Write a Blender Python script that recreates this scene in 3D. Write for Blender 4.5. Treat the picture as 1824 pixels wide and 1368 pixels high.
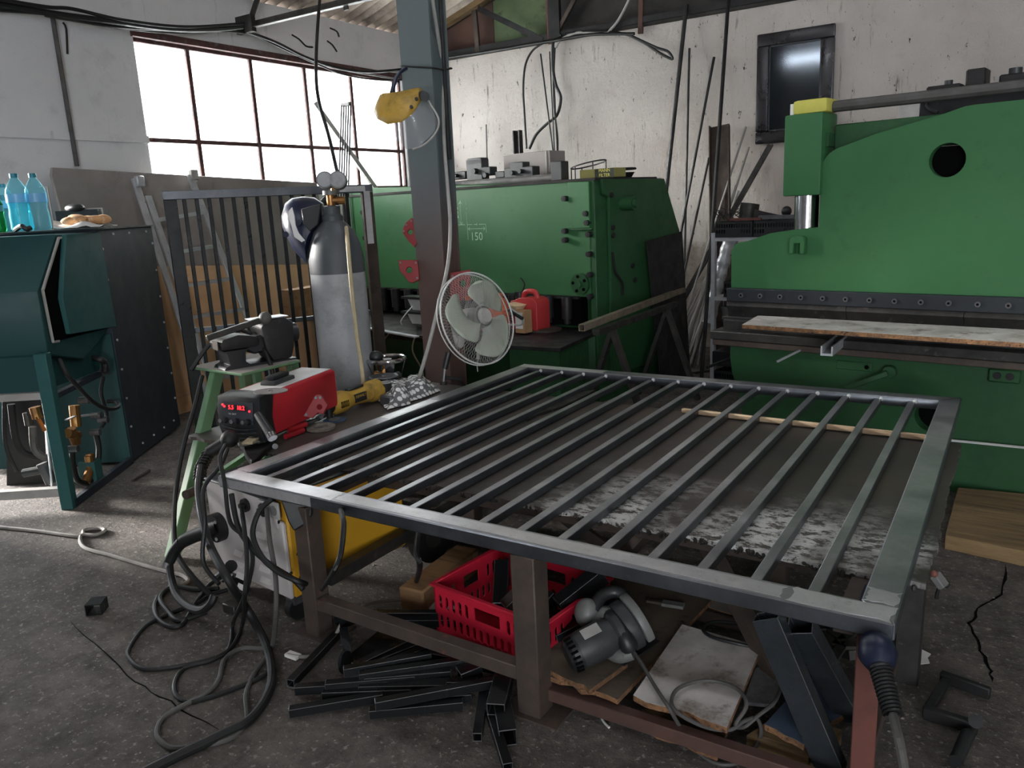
import bpy, bmesh, math, random
from mathutils import Vector as V, Matrix, noise
random.seed(7)
for o in list(bpy.data.objects): bpy.data.objects.remove(o)
SC=bpy.context.scene; COL=SC.collection; PI=math.pi
# ---------------- camera ----------------
FPX=1400.0; pitch=math.radians(12.8); roll=math.radians(2.8); yaw=math.radians(33)
d0=V((-math.sin(yaw),math.cos(yaw),0)); r0=V((math.cos(yaw),math.sin(yaw),0)); u0=V((0,0,1))
fwd=d0*math.cos(pitch)-u0*math.sin(pitch); up=u0*math.cos(pitch)+d0*math.sin(pitch)
CR=r0*math.cos(roll)-up*math.sin(roll); CU=up*math.cos(roll)+r0*math.sin(roll); CF=fwd; CC=V((0,0,1.6))
cam=bpy.data.cameras.new('camera'); co=bpy.data.objects.new('camera',cam); COL.objects.link(co); SC.camera=co
cam.sensor_width=36; cam.lens=FPX/1824*36; cam.clip_start=.05; cam.clip_end=200
co.matrix_world=Matrix(((CR.x,CU.x,-CF.x,CC.x),(CR.y,CU.y,-CF.y,CC.y),(CR.z,CU.z,-CF.z,CC.z),(0,0,0,1)))
# ---------------- world and light ----------------
W=bpy.data.worlds.new('overcast'); SC.world=W; W.use_nodes=True
bg=W.node_tree.nodes['Background']; bg.inputs[0].default_value=(.90,.95,1.0,1); bg.inputs[1].default_value=10.0
SC.view_settings.view_transform='Standard'; SC.view_settings.look='None'; SC.view_settings.gamma=1
SC.view_settings.use_curve_mapping=False; SC.view_settings.exposure=0.26
def portal(loc,rot,sx,sy):
    l=bpy.data.lights.new('daylight_portal','AREA'); l.shape='RECTANGLE'; l.size=sx; l.size_y=sy; l.cycles.is_portal=True
    o=bpy.data.objects.new('daylight_portal',l); COL.objects.link(o); o.location=loc; o.rotation_euler=rot
portal((-6.75,6.05,2.6),(0,-PI/2,0),1.07,3.5)
portal((-6.75,2.1,1.2),(0,-PI/2,0),2.4,1.35)
portal((3.0,-4.7,1.6),(PI/2,0,0),3.4,3.2)
sl=bpy.data.lights.new('hazy_sun','SUN'); sl.energy=24; sl.angle=math.radians(14); sl.color=(1,.95,.9)
so=bpy.data.objects.new('hazy_sun',sl); COL.objects.link(so); so.rotation_euler=V((.95,.235,-.20)).to_track_quat('-Z','Y').to_euler()
LAMPS=[(-2.4,3.6,4.2),(.2,3.6,4.4),(-3.6,.2,4.0),(1.4,.2,4.4)]
# ---------------- pixel to world helpers (photograph 1824x1368) ----------------
def ray(px,py): return CR*((px-912)/FPX)-CU*((py-684)/FPX)+CF
def PZ(px,py,z=0):
    d=ray(px,py); return CC+d*((z-CC.z)/d.z)
def PX(px,py,X):
    d=ray(px,py); return CC+d*((X-CC.x)/d.x)
def PY(px,py,Y):
    d=ray(px,py); return CC+d*((Y-CC.y)/d.y)
def PD(px,py,dist): return CC+ray(px,py)*dist
def PV(px,py,p0,dr):
    n=V((-dr[1],dr[0],0)); d=ray(px,py); return CC+d*((V((p0[0],p0[1],0))-CC).dot(n)/d.dot(n))
# ---------------- materials ----------------
def L(c): return tuple(((x/255)/12.92 if x/255<=.04045 else ((x/255+.055)/1.055)**2.4) for x in c)
def rgba(c): return (*L(c),1)
class NT:
    def __init__(s,name):
        s.m=bpy.data.materials.new(name); s.m.use_nodes=True; s.t=s.m.node_tree; s.b=s.t.nodes['Principled BSDF']; s.tc=None
    def n(s,typ,**k):
        x=s.t.nodes.new(typ)
        for a,b in k.items():
            if a in x.inputs: x.inputs[a].default_value=b
            else: setattr(x,a,b)
        return x
    def l(s,a,b): s.t.links.new(a,b)
    def co(s,scale=(1,1,1),rot=(0,0,0)):
        if not s.tc: s.tc=s.n('ShaderNodeTexCoord')
        mp=s.n('ShaderNodeMapping'); mp.inputs['Scale'].default_value=scale; mp.inputs['Rotation'].default_value=rot
        s.l(s.tc.outputs['Object'],mp.inputs[0]); return mp.outputs[0]
    def noise(s,scale,detail=6,rough=.6,vec=None,stretch=(1,1,1)):
        x=s.n('ShaderNodeTexNoise'); x.inputs['Scale'].default_value=scale; x.inputs['Detail'].default_value=detail; x.inputs['Roughness'].default_value=rough
        s.l(vec or s.co(stretch),x.inputs['Vector']); return x.outputs['Fac']
    def ramp(s,fac,stops):
        r=s.n('ShaderNodeValToRGB'); e=r.color_ramp.elements
        while len(e)<len(stops): e.new(.5)
        for i,(p,c) in enumerate(stops): e[i].position=p; e[i].color=c if len(c)==4 else rgba(c)
        s.l(fac,r.inputs[0]); return r.outputs[0]
    def mix(s,fac,a,b,mode='MIX'):
        x=s.n('ShaderNodeMix',data_type='RGBA',blend_type=mode)
        if isinstance(fac,(int,float)): x.inputs[0].default_value=fac
        else: s.l(fac,x.inputs[0])
        for i,v in ((6,a),(7,b)):
            if isinstance(v,tuple): x.inputs[i].default_value=v if len(v)==4 else rgba(v)
            else: s.l(v,x.inputs[i])
        return x.outputs[2]
    def bump(s,fac,strength=.3,dist=.01):
        x=s.n('ShaderNodeBump'); x.inputs['Strength'].default_value=strength; x.inputs['Distance'].default_value=dist
        s.l(fac,x.inputs['Height']); s.l(x.outputs[0],s.b.inputs['Normal'])
    def base(s,c):
        if isinstance(c,tuple): s.b.inputs['Base Color'].default_value=c if len(c)==4 else rgba(c)
        else: s.l(c,s.b.inputs['Base Color'])
    def rm(s,r,m=0,spec=None):
        if isinstance(r,(int,float)): s.b.inputs['Roughness'].default_value=r
        else: s.l(r,s.b.inputs['Roughness'])
        s.b.inputs['Metallic'].default_value=m
        if spec is not None: s.b.inputs['Specular IOR Level'].default_value=spec
BW=lambda v:(v,v,v,1)
def mat(name,c1,c2=None,rough=.6,metal=0,scale=6,stretch=(1,1,1),bump=.15,c3=None,t3=(.58,.68),s3=14,bd=.004,rv=.12,lo=.35,hi=.65,spec=None):
    k=NT(name)
    f=k.noise(scale,7,.62,stretch=stretch)
    c=k.ramp(f,[(lo,c1),(hi,c2 or tuple(max(0,x*.82) for x in c1))])
    if c3:
        f3=k.noise(s3,8,.7,stretch=stretch); c=k.mix(k.ramp(f3,[(t3[0],BW(0)),(t3[1],BW(1))]),c,c3)
    k.base(c); k.rm(k.ramp(f,[(.3,BW(max(.03,rough-rv))),(.7,BW(min(1,rough+rv)))]),metal,spec)
    if bump: k.bump(k.noise(scale*5,5,.6,stretch=stretch),bump,bd)
    return k.m
M={}
def mk(key,*a,**k): M[key]=mat(key,*a,**k)
mk('bluesteel',(84,90,96),(62,67,72),.32,.7,scale=6,c3=(96,102,108),t3=(.62,.74),s3=12,bump=.03)
# ---- setting materials ----
k=NT('concrete_floor')
n1=k.noise(.55,8,.65); n2=k.noise(7,9,.78); n3=k.noise(42,6,.7); n4=k.noise(2.3,8,.7)
c=k.ramp(n1,[(.3,(92,86,81)),(.5,(114,107,101)),(.72,(138,130,123))])
c=k.mix(k.ramp(n2,[(.40,BW(0)),(.66,BW(.85))]),c,(62,58,55))
c=k.mix(k.ramp(n3,[(.57,BW(0)),(.64,BW(.7))]),c,(176,168,159))
c=k.mix(k.ramp(n4,[(.60,BW(0)),(.72,BW(.45))]),c,(156,148,139))
c=k.mix(k.ramp(n3,[(.30,BW(.5)),(.40,BW(0))]),c,(46,43,41))
vv=k.n('ShaderNodeTexVoronoi'); vv.inputs['Scale'].default_value=26; k.l(k.co(),vv.inputs['Vector'])
c=k.mix(k.ramp(vv.outputs['Distance'],[(.05,BW(.9)),(.10,BW(0))]),c,(190,184,175))
k.base(c); k.rm(.82,0,.35)
mm=k.n('ShaderNodeMath',operation='ADD'); k.l(n3,mm.inputs[0]); k.l(n2,mm.inputs[1]); k.bump(mm.outputs[0],1.0,.022); M['floor']=k.m
k=NT('limewashed_plaster')           # back wall: white, with black streaks and flaking
n1=k.noise(1.2,6,.6); n2=k.noise(5,10,.75); st=k.noise(3.2,9,.72,stretch=(4.2,4.2,.45)); sp=k.noise(17,8,.75,stretch=(1.3,1.3,.6))
c=k.ramp(n1,[(.3,(178,169,162)),(.7,(197,191,185))])
c=k.mix(k.ramp(n2,[(.54,BW(0)),(.68,BW(.5))]),c,(168,158,150))
c=k.mix(k.ramp(st,[(.60,BW(0)),(.69,BW(.8))]),c,(88,82,78))
c=k.mix(k.ramp(sp,[(.62,BW(0)),(.655,BW(1))]),c,(52,48,46))
xyz=k.n('ShaderNodeSeparateXYZ'); k.l(k.co(),xyz.inputs[0])
a=k.n('ShaderNodeMath',operation='MULTIPLY_ADD'); a.inputs[1].default_value=.5; k.l(n2,a.inputs[0]); k.l(xyz.outputs[2],a.inputs[2])
c=k.mix(k.ramp(a.outputs[0],[(1.45/4,BW(0)),(1.5/4,BW(0))]),c,c)
low=k.n('ShaderNodeMapRange'); low.inputs[1].default_value=1.42; low.inputs[2].default_value=1.34; k.l(a.outputs[0],low.inputs[0])
c=k.mix(low.outputs[0],c,k.ramp(n2,[(.35,(112,102,94)),(.5,(150,140,130)),(.7,(176,166,158))]))
k.base(c); k.rm(.85,0,.3); mm=k.n('ShaderNodeMath',operation='ADD'); k.l(n2,mm.inputs[0]); k.l(sp,mm.inputs[1]); k.bump(mm.outputs[0],.7,.02); M['wallw']=k.m
k=NT('grey_plaster')
n1=k.noise(.9,7,.6); n2=k.noise(4,9,.7); st=k.noise(2.5,8,.7,stretch=(4,4,.4))
c=k.ramp(n1,[(.3,(208,208,210)),(.7,(224,223,223))])
c=k.mix(k.ramp(n2,[(.55,BW(0)),(.75,BW(.55))]),c,(176,176,178))
c=k.mix(k.ramp(st,[(.62,BW(0)),(.74,BW(.55))]),c,(120,120,122))
c=k.mix(k.ramp(k.noise(9,9,.8),[(.69,BW(0)),(.72,BW(.8))]),c,(84,82,80))
k.base(c); k.rm(.88,0,.3); k.bump(n2,.4,.02); M['wallg']=k.m
mk('sooty',(52,48,46),(34,32,31),.9,scale=3,c3=(92,88,84),t3=(.62,.7),s3=5)
mk('roof',(208,194,180),(140,128,118),.9,scale=2.5,c3=(112,104,98),t3=(.56,.7),s3=4,bump=.2)
mk('rustpanel',(72,52,46),(92,66,56),.85,scale=4,c3=(120,112,104),t3=(.68,.74),s3=9)
mk('greenpanel',(78,92,64),(96,112,80),.85,scale=3,c3=(60,66,48),t3=(.55,.68),s3=6)
mk('darkpanel',(50,47,44),(38,36,35),.85,scale=4,c3=(96,94,92),t3=(.68,.75),s3=7)
mk('ruststeel',(80,68,60),(62,54,49),.7,.2,scale=8,c3=(118,78,58),t3=(.62,.72),s3=16)
mk('redlead',(108,62,53),(92,55,48),.65,scale=7,c3=(160,140,130),t3=(.7,.74),s3=25)
mk('redlead2',(84,58,50),(70,50,44),.7,scale=7)
mk('palegrit',(150,144,136),(112,106,100),.9,scale=30)
mk('winframe',(84,50,46),(64,48,46),.7,scale=9,c3=(96,92,92),t3=(.55,.65),s3=14)
mk('blackiron',(44,43,44),(30,30,31),.55,.35,scale=9,c3=(80,78,76),t3=(.64,.74),s3=24)
mk('blacktube',(38,40,42),(26,28,30),.34,.45,scale=10,c3=(66,68,70),t3=(.66,.76),s3=40,bump=.05)
mk('darksteel',(72,70,68),(50,48,47),.5,.55,scale=8,c3=(110,100,92),t3=(.6,.72),s3=20)
mk('greysteel',(122,122,124),(92,92,94),.42,.7,scale=10,c3=(70,68,66),t3=(.6,.7),s3=22)
mk('chrome',(205,205,208),(170,170,174),.16,1.0,scale=6,bump=.02,rv=.06)
mk('alu',(204,206,210),(180,182,186),.42,.45,scale=8,bump=.05,c3=(120,120,122),t3=(.62,.72))
k=NT('mill_scale_steel')             # the new gate: blue-grey tube with scratches
n1=k.noise(5,8,.7); sc=k.noise(22,9,.75,stretch=(1,1,1)); 
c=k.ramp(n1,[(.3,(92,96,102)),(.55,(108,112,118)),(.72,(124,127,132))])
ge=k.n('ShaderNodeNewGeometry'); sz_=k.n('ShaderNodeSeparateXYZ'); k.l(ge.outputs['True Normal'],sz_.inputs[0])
c=k.mix(k.ramp(sz_.outputs[2],[(.6,BW(0)),(.9,BW(1))]),c,k.ramp(n1,[(.3,(150,153,158)),(.55,(176,178,182)),(.72,(200,201,204))]))  # upward faces lightened, their bright glare painted into the colour
c=k.mix(k.ramp(sc,[(.60,BW(0)),(.74,BW(.5))]),c,(158,160,163))
k.base(c); k.rm(k.ramp(n1,[(.3,BW(.32)),(.7,BW(.44))]),.9); M['mill']=k.m
k=NT('ground_steel')                 # sanded weld corners and faces
n1=k.noise(6,8,.7,stretch=(1,1,1)); sc=k.noise(38,9,.8)
c=k.ramp(n1,[(.3,(196,196,198)),(.6,(222,222,224)),(.75,(236,236,237))])
c=k.mix(k.ramp(sc,[(.55,BW(0)),(.75,BW(.6))]),c,(96,94,94)); k.base(c); k.rm(.40,.75); M['ground']=k.m
k=NT('table_plate')                  # thick dark sheet with white spatter
n1=k.noise(1.6,8,.65); n2=k.noise(16,10,.8,stretch=(1,1.8,1)); n3=k.noise(2.1,6,.6)
c=k.ramp(n1,[(.3,(62,59,56)),(.5,(78,73,69)),(.7,(96,89,83))])
c=k.mix(k.ramp(n3,[(.52,BW(0)),(.68,BW(.5))]),c,(100,84,70))
x=k.n('ShaderNodeSeparateXYZ'); k.l(k.co(),x.inputs[0])
m1=k.n('ShaderNodeMapRange'); m1.inputs[1].default_value=-.02; m1.inputs[2].default_value=-.30; k.l(x.outputs[1],m1.inputs[0])
m3=k.n('ShaderNodeMapRange'); m3.inputs[1].default_value=-.3; m3.inputs[2].default_value=.25; k.l(x.outputs[0],m3.inputs[0])
m4=k.n('ShaderNodeMath',operation='MULTIPLY'); k.l(m1.outputs[0],m4.inputs[0]); k.l(m3.outputs[0],m4.inputs[1]); m1=m4
mu=k.n('ShaderNodeMath',operation='MULTIPLY'); k.l(k.ramp(n2,[(.46,BW(0)),(.51,BW(1))]),mu.inputs[0])
mu2=k.n('ShaderNodeMath',operation='MULTIPLY'); k.l(m1.outputs[0],mu2.inputs[0]); k.l(k.ramp(n3,[(.40,BW(0)),(.55,BW(1))]),mu2.inputs[1]); k.l(mu2.outputs[0],mu.inputs[1])
c=k.mix(mu.outputs[0],c,(226,226,224)); k.base(c); k.rm(.48,.2); k.bump(n2,.3,.003); M['plate']=k.m
def paint(name,c1,c2,grime,gt=(.58,.8),rough=.5,s=1.3):
    k=NT(name); n1=k.noise(s,6,.6); n2=k.noise(5,9,.75); n3=k.noise(34,8,.75)
    c=k.ramp(n1,[(.3,c1),(.7,c2)]); c=k.mix(k.ramp(n2,[(gt[0],BW(0)),(gt[1],BW(.7))]),c,grime)
    c=k.mix(k.ramp(n3,[(.70,BW(0)),(.74,BW(.5))]),c,tuple(min(255,x*1.5+20) for x in c1))
    k.base(c); k.rm(k.ramp(n2,[(.3,BW(rough-.1)),(.7,BW(rough+.15))]),0,.4); k.bump(n2,.06,.004); M[name]=k.m
paint('green',(48,98,57),(53,105,62),(42,80,48)); paint('greendull',(36,76,44),(40,82,48),(31,58,36),(.5,.75))
paint('teal',(24,62,63),(29,70,71),(24,50,52)); paint('teallight',(36,80,80),(41,88,87),(31,66,67)); paint('slate',(42,48,56),(36,42,50),(58,62,66)); paint('barblack',(36,41,46),(31,35,40),(52,55,58))
paint('stoolgreen',(104,142,104),(94,130,96),(80,100,80)); paint('red',(176,34,44),(164,30,40),(120,32,36),rough=.4,s=4); paint('yellow',(196,148,36),(184,136,32),(120,92,36),rough=.55,s=3)
paint('creamgrey',(196,190,188),(184,178,176),(150,144,142),(.55,.78),s=3); paint('redcrate',(196,34,58),(184,30,52),(140,30,44),rough=.45,s=5)
paint('redcan',(184,58,60),(174,52,55),(150,50,52),rough=.4,s=5); paint('yellowtool',(184,148,62),(166,132,56),(92,76,40),(.5,.66),s=14)
paint('bottlegrey',(160,162,164),(146,148,150),(108,108,108),(.5,.72),s=3); paint('bottledark',(74,78,82),(66,70,74),(96,98,98),s=3); paint('navy',(20,27,48),(24,31,53),(42,47,62),rough=.35,s=6)
paint('pillarpaint',(84,104,104),(92,110,112),(74,84,84),(.5,.75),rough=.6)
mk('plywood',(222,184,144),(206,164,122),.8,scale=2.5,stretch=(1,.25,1),c3=(170,134,102),t3=(.6,.7),s3=3)
mk('greyboard',(152,145,141),(130,124,120),.85,scale=1.6,c3=(112,106,103),t3=(.58,.72),s3=3)
mk('wood',(172,136,96),(140,106,74),.85,scale=5,stretch=(.35,3,3),c3=(86,64,48),t3=(.58,.7),s3=9,bump=.4)
mk('palewood',(182,158,130),(150,126,100),.85,scale=6,stretch=(.4,3,3),c3=(120,100,80),t3=(.58,.7),s3=9)
mk('oldwood',(136,112,78),(104,84,58),.9,scale=5,stretch=(.3,3,3),c3=(70,60,46),t3=(.56,.68),s3=8,bump=.5,bd=.008)
mk('chipboard',(92,80,66),(74,64,54),.92,scale=5,c3=(58,50,44),t3=(.56,.7),s3=14,bump=.4)
mk('chipedge',(150,108,72),(100,72,50),.95,scale=26,c3=(72,50,38),t3=(.55,.62),s3=40,bump=.9,bd=.01)
mk('whiteboard',(206,202,198),(158,152,146),.7,scale=4.5,c3=(112,98,86),t3=(.53,.66),s3=7)
mk('rubber',(20,21,22),(16,16,17),.55,scale=8,c3=(42,42,42),t3=(.64,.75),s3=20)
mk('rubbergrey',(84,82,80),(66,64,62),.6,scale=8)
mk('cablegrey',(142,138,132),(120,116,112),.6,scale=8)
mk('hosecream',(186,172,140),(164,150,120),.6,scale=9)
mk('plasticblack',(34,35,37),(28,29,31),.45,scale=8,c3=(60,60,60),t3=(.66,.76))
mk('plasticgrey',(112,112,110),(92,92,90),.5,scale=8,c3=(70,70,68),t3=(.6,.72))
mk('plasticdark',(54,56,57),(44,46,47),.5,scale=8,c3=(96,94,90),t3=(.62,.72))
mk('plasticlight',(170,168,164),(150,148,144),.55,scale=8)
mk('blade',(176,184,168),(158,166,150),.45,scale=5,c3=(132,134,116),t3=(.58,.72),s3=7,bump=.05)
mk('brass',(168,122,70),(132,94,58),.4,.8,scale=10)
mk('orange',(226,104,44),(206,90,38),.5,scale=8); mk('cardboard',(176,140,102),(160,124,90),.85,scale=6); mk('funnel',(222,196,160),(208,182,148),.5,scale=6)
mk('paper',(226,224,222),(206,204,202),.85,scale=5); mk('bread',(206,160,112),(176,126,84),.85,scale=9,c3=(226,206,176),t3=(.56,.66))
mk('disc',(96,93,92),(98,95,94),.8,scale=30); mk('flapdisc',(150,142,130),(120,112,102),.9,scale=40,bump=.8); mk('bluedisc',(64,84,110),(52,70,94),.8,scale=20)
mk('mirrorframe',(34,30,34),(26,23,27),.3,scale=6,bump=.05)
mk('whitepaint',(206,206,204),(190,190,188),.5,scale=6); mk('filterink',(40,46,30),(36,40,28),.7); mk('filteryellow',(206,200,96),(190,184,84),.7)
mk('boxyellow',(150,146,84),(138,134,76),.8); mk('tantube',(134,122,104),(112,102,88),.55,.3,scale=9); paint('magnetred',(140,34,38),(126,30,34),(90,34,34),rough=.45,s=9)
mk('chalk',(172,206,176),(140,182,146),.95); mk('carpet',(104,104,106),(88,88,90),.95,scale=60,bump=.6); mk('bluelam',(66,78,96),(58,70,88),.45,scale=5)
def simple(key,col,rough=.5,metal=0,emit=None,es=1,trans=0,ior=1.45,alpha=None):
    k=NT(key); k.base(col); k.rm(rough,metal)
    if emit: k.b.inputs['Emission Color'].default_value=rgba(emit); k.b.inputs['Emission Strength'].default_value=es
    if trans: k.b.inputs['Transmission Weight'].default_value=trans; k.b.inputs['IOR'].default_value=ior
    M[key]=k.m
simple('led',(40,4,6),.4,emit=(255,30,40),es=5); simple('black',(4,4,5),.9); M['black'].node_tree.nodes['Principled BSDF'].inputs['Specular IOR Level'].default_value=.1; simple('tube',(240,240,240),.4,emit=(240,246,255),es=85)
k=NT('thin_glass'); tr=k.n('ShaderNodeBsdfTransparent'); tr.inputs[0].default_value=(.93,.95,.95,1); gl=k.n('ShaderNodeBsdfGlossy'); gl.inputs[1].default_value=.06
tl=k.n('ShaderNodeBsdfTranslucent'); tl.inputs[0].default_value=(.86,.88,.88,1); m0=k.n('ShaderNodeMixShader'); m0.inputs[0].default_value=.58; k.l(tr.outputs[0],m0.inputs[1]); k.l(tl.outputs[0],m0.inputs[2])
mx=k.n('ShaderNodeMixShader'); mx.inputs[0].default_value=.05; k.l(m0.outputs[0],mx.inputs[1]); k.l(gl.outputs[0],mx.inputs[2])
k.l(mx.outputs[0],[n for n in k.t.nodes if n.type=='OUTPUT_MATERIAL'][0].inputs[0]); M['glass']=k.m
def film(key,tint,gloss,op,body):
    k=NT(key); tr=k.n('ShaderNodeBsdfTransparent'); tr.inputs[0].default_value=(*tint,1); k.base(body); k.rm(gloss)
    mx=k.n('ShaderNodeMixShader'); mx.inputs[0].default_value=op; k.l(tr.outputs[0],mx.inputs[1]); k.l(k.b.outputs[0],mx.inputs[2])
    k.l(mx.outputs[0],[n for n in k.t.nodes if n.type=='OUTPUT_MATERIAL'][0].inputs[0]); M[key]=k.m
film('visor',(.86,.87,.88),.15,.35,(176,178,182)); film('pet',(.62,.90,.94),.06,.16,(150,214,226)); film('petgreen',(.16,.6,.3),.1,.35,(40,150,80)); film('petclear',(.8,.82,.82),.1,.35,(170,172,172))
k=NT('dark_mirror'); k.base((70,74,78)); k.rm(.09,.9); M['mirror']=k.m
k=NT('spotted_cloth'); vo=k.n('ShaderNodeTexVoronoi'); vo.inputs['Scale'].default_value=30; vo.inputs['Randomness'].default_value=.25; k.l(k.co(),vo.inputs['Vector'])
k.base(k.ramp(vo.outputs['Distance'],[(.42,(232,232,230)),(.48,(112,112,114))])); k.rm(.9,0,.2); M['cloth']=k.m
# ---------------- mesh builders ----------------
class MB:
    def __init__(s): s.v=[]; s.f=[]
    def add(s,vs,fs):
        b=len(s.v); s.v+= [V(x) for x in vs]; s.f+=[tuple(b+i for i in f) for f in fs]; return s
    def box(s,c,sz,ax=None):      # ax = (x,y,z) axes
        ax=ax or (V((1,0,0)),V((0,1,0)),V((0,0,1))); c=V(c); h=[ax[i]*(sz[i]/2) for i in range(3)]
        vs=[c+h[0]*x+h[1]*y+h[2]*z for z in (-1,1) for y in (-1,1) for x in (-1,1)]
        return s.add(vs,[(0,2,3,1),(4,5,7,6),(0,1,5,4),(2,6,7,3),(0,4,6,2),(1,3,7,5)])
    def b2(s,lo,hi): return s.box([(lo[i]+hi[i])/2 for i in range(3)],[abs(hi[i]-lo[i]) for i in range(3)])
    def bar(s,p,q,w,h,upv=(0,0,1)):     # rectangular bar from p to q
        p=V(p);q=V(q);z=(q-p); ln=z.length; z.normalize(); u=V(upv)
        if abs(z.dot(u))>.98: u=V((0,1,0))
        x=u.cross(z).normalized(); y=z.cross(x)
        return s.box((p+q)/2,(w,h,ln),(x,y,z))
    def htube(s,p,q,w,h,t=.003,upv=(0,0,1)):   # hollow rectangular tube, open at both ends
        p=V(p);q=V(q);z=(q-p).normalized(); u=V(upv)
        if abs(z.dot(u))>.98: u=V((0,1,0))
        x=u.cross(z).normalized(); y=z.cross(x); vs=[]
        for e in (p,q):
            for (a,b) in ((w/2,h/2),(w/2-t,h/2-t)):
                for sx,sy in ((-1,-1),(1,-1),(1,1),(-1,1)): vs.append(e+x*(a*sx)+y*(b*sy))
        fs=[]
        for i in range(4):
            j=(i+1)%4
            fs+=[(i,j,8+j,8+i),(4+j,4+i,12+i,12+j),(j,i,4+i,4+j),(8+i,8+j,12+j,12+i)]
        return s.add(vs,fs)
    def prism(s,poly,d):            # poly list of points, extruded by vector d
        n=len(poly); p=[V(x) for x in poly]; d=V(d); vs=p+[x+d for x in p]
        return s.add(vs,[tuple(range(n))[::-1],tuple(range(n,2*n))]+[(i,(i+1)%n,n+(i+1)%n,n+i) for i in range(n)])
    def cyl(s,p,q,r,r2=None,seg=16,cap=True):
        p=V(p);q=V(q);z=(q-p).normalized(); u=V((0,0,1)) if abs(z.z)<.95 else V((1,0,0)); x=u.cross(z).normalized(); y=z.cross(x); r2=r if r2 is None else r2
        vs=[p+x*(r*math.cos(2*PI*i/seg))+y*(r*math.sin(2*PI*i/seg)) for i in range(seg)]+[q+x*(r2*math.cos(2*PI*i/seg))+y*(r2*math.sin(2*PI*i/seg)) for i in range(seg)]
        fs=[(i,(i+1)%seg,seg+(i+1)%seg,seg+i) for i in range(seg)]
        if cap: fs+=[tuple(range(seg))[::-1],tuple(range(seg,2*seg))]
        return s.add(vs,fs)
    def lathe(s,prof,o,ax=(0,0,1),seg=24):     # prof list of (r,h)
        z=V(ax).normalized(); u=V((1,0,0)) if abs(z.x)<.9 else V((0,1,0)); x=u.cross(z).normalized(); y=z.cross(x); o=V(o); vs=[];fs=[]
        for r,h in prof:
            for i in range(seg):
                a=2*PI*i/seg; vs.append(o+z*h+x*(r*math.cos(a))+y*(r*math.sin(a)))
        m=len(prof)
        for j in range(m-1):
            for i in range(seg): fs.append((j*seg+i,j*seg+(i+1)%seg,(j+1)*seg+(i+1)%seg,(j+1)*seg+i))
        if prof[0][0]>1e-6: fs.append(tuple(range(seg))[::-1])
        if prof[-1][0]>1e-6: fs.append(tuple(range((m-1)*seg,m*seg)))
        return s.add(vs,fs)
    def tube(s,pts,r,seg=8,n=6,cap=True,closed=False):       # smooth cable through pts
        P=[V(p) for p in pts]
        if len(P)>2:
            q=[]; m=len(P); rng=range(m if closed else m-1)
            for i in rng:
                if closed: a,b,c,d=P[(i-1)%m],P[i],P[(i+1)%m],P[(i+2)%m]
                else: a,b,c,d=P[max(i-1,0)],P[i],P[i+1],P[min(i+2,m-1)]
                for t in range(n):
                    t/=n; q.append(.5*((2*b)+(c-a)*t+(2*a-5*b+4*c-d)*t*t+(3*b-a-3*c+d)*t**3))
            if not closed: q.append(P[-1])
            P=q
        vs=[];fs=[];m=len(P); pn=None
        for i,p in enumerate(P):
            if closed: t=P[(i+1)%m]-P[(i-1)%m]
            else: t=P[min(i+1,m-1)]-P[max(i-1,0)]
            if t.length<1e-9: t=V((0,0,1))
            t.normalize()
            if pn is None: pn=(V((0,0,1)) if abs(t.z)<.9 else V((1,0,0)))
            x=pn-t*pn.dot(t)
            if x.length<1e-4: x=t.orthogonal()
            x.normalize(); pn=x; y=t.cross(x); rr=r(i/(m-1)) if callable(r) else r
            for j in range(seg):
                a=2*PI*j/seg; vs.append(p+x*(rr*math.cos(a))+y*(rr*math.sin(a)))
        for i in range(m if closed else m-1):
            k=(i+1)%m
            for j in range(seg): fs.append((i*seg+j,i*seg+(j+1)%seg,k*seg+(j+1)%seg,k*seg+j))
        if cap and not closed: fs+=[tuple(range(seg))[::-1],tuple(range((m-1)*seg,m*seg))]
        return s.add(vs,fs)
    def sphere(s,c,r,seg=14,ring=8,sc=(1,1,1)):
        c=V(c); vs=[];fs=[]
        for i in range(ring+1):
            t=PI*i/ring
            for j in range(seg):
                a=2*PI*j/seg; vs.append(c+V((sc[0]*r*math.sin(t)*math.cos(a),sc[1]*r*math.sin(t)*math.sin(a),sc[2]*r*math.cos(t))))
        for i in range(ring):
            for j in range(seg): fs.append((i*seg+j,(i+1)*seg+j,(i+1)*seg+(j+1)%seg,i*seg+(j+1)%seg))
        return s.add(vs,fs)
    def plate_hole(s,outer,holes,o,x,y,z,t):   # flat plate with holes: 2D loops, thickness t along z
        bm=bmesh.new(); es=[]
        for lp in [outer]+holes:
            vv=[bm.verts.new((a,b,0)) for a,b in lp]
            for i in range(len(vv)): es.append(bm.edges.new((vv[i],vv[(i+1)%len(vv)])))
        r=bmesh.ops.triangle_fill(bm,use_beauty=True,use_dissolve=False,edges=es)
        bm.verts.ensure_lookup_table(); bm.verts.index_update(); bm.normal_update()
        o=V(o);x=V(x);y=V(y);z=V(z); nv=len(bm.verts)
        vs=[o+x*v.co.x+y*v.co.y for v in bm.verts]+[o+x*v.co.x+y*v.co.y+z*t for v in bm.verts]; fs=[]
        for f in bm.faces:
            ids=[v.index for v in f.verts]
            if f.normal.z>0: ids=ids[::-1]
            fs.append(tuple(ids)); fs.append(tuple(nv+i for i in ids[::-1]))
        k=0
        for lp in [outer]+holes:
            m=len(lp)
            for i in range(m): a,b=k+i,k+(i+1)%m; fs.append((a,b,nv+b,nv+a))
            k+=m
        bm.free(); return s.add(vs,fs)
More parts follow.
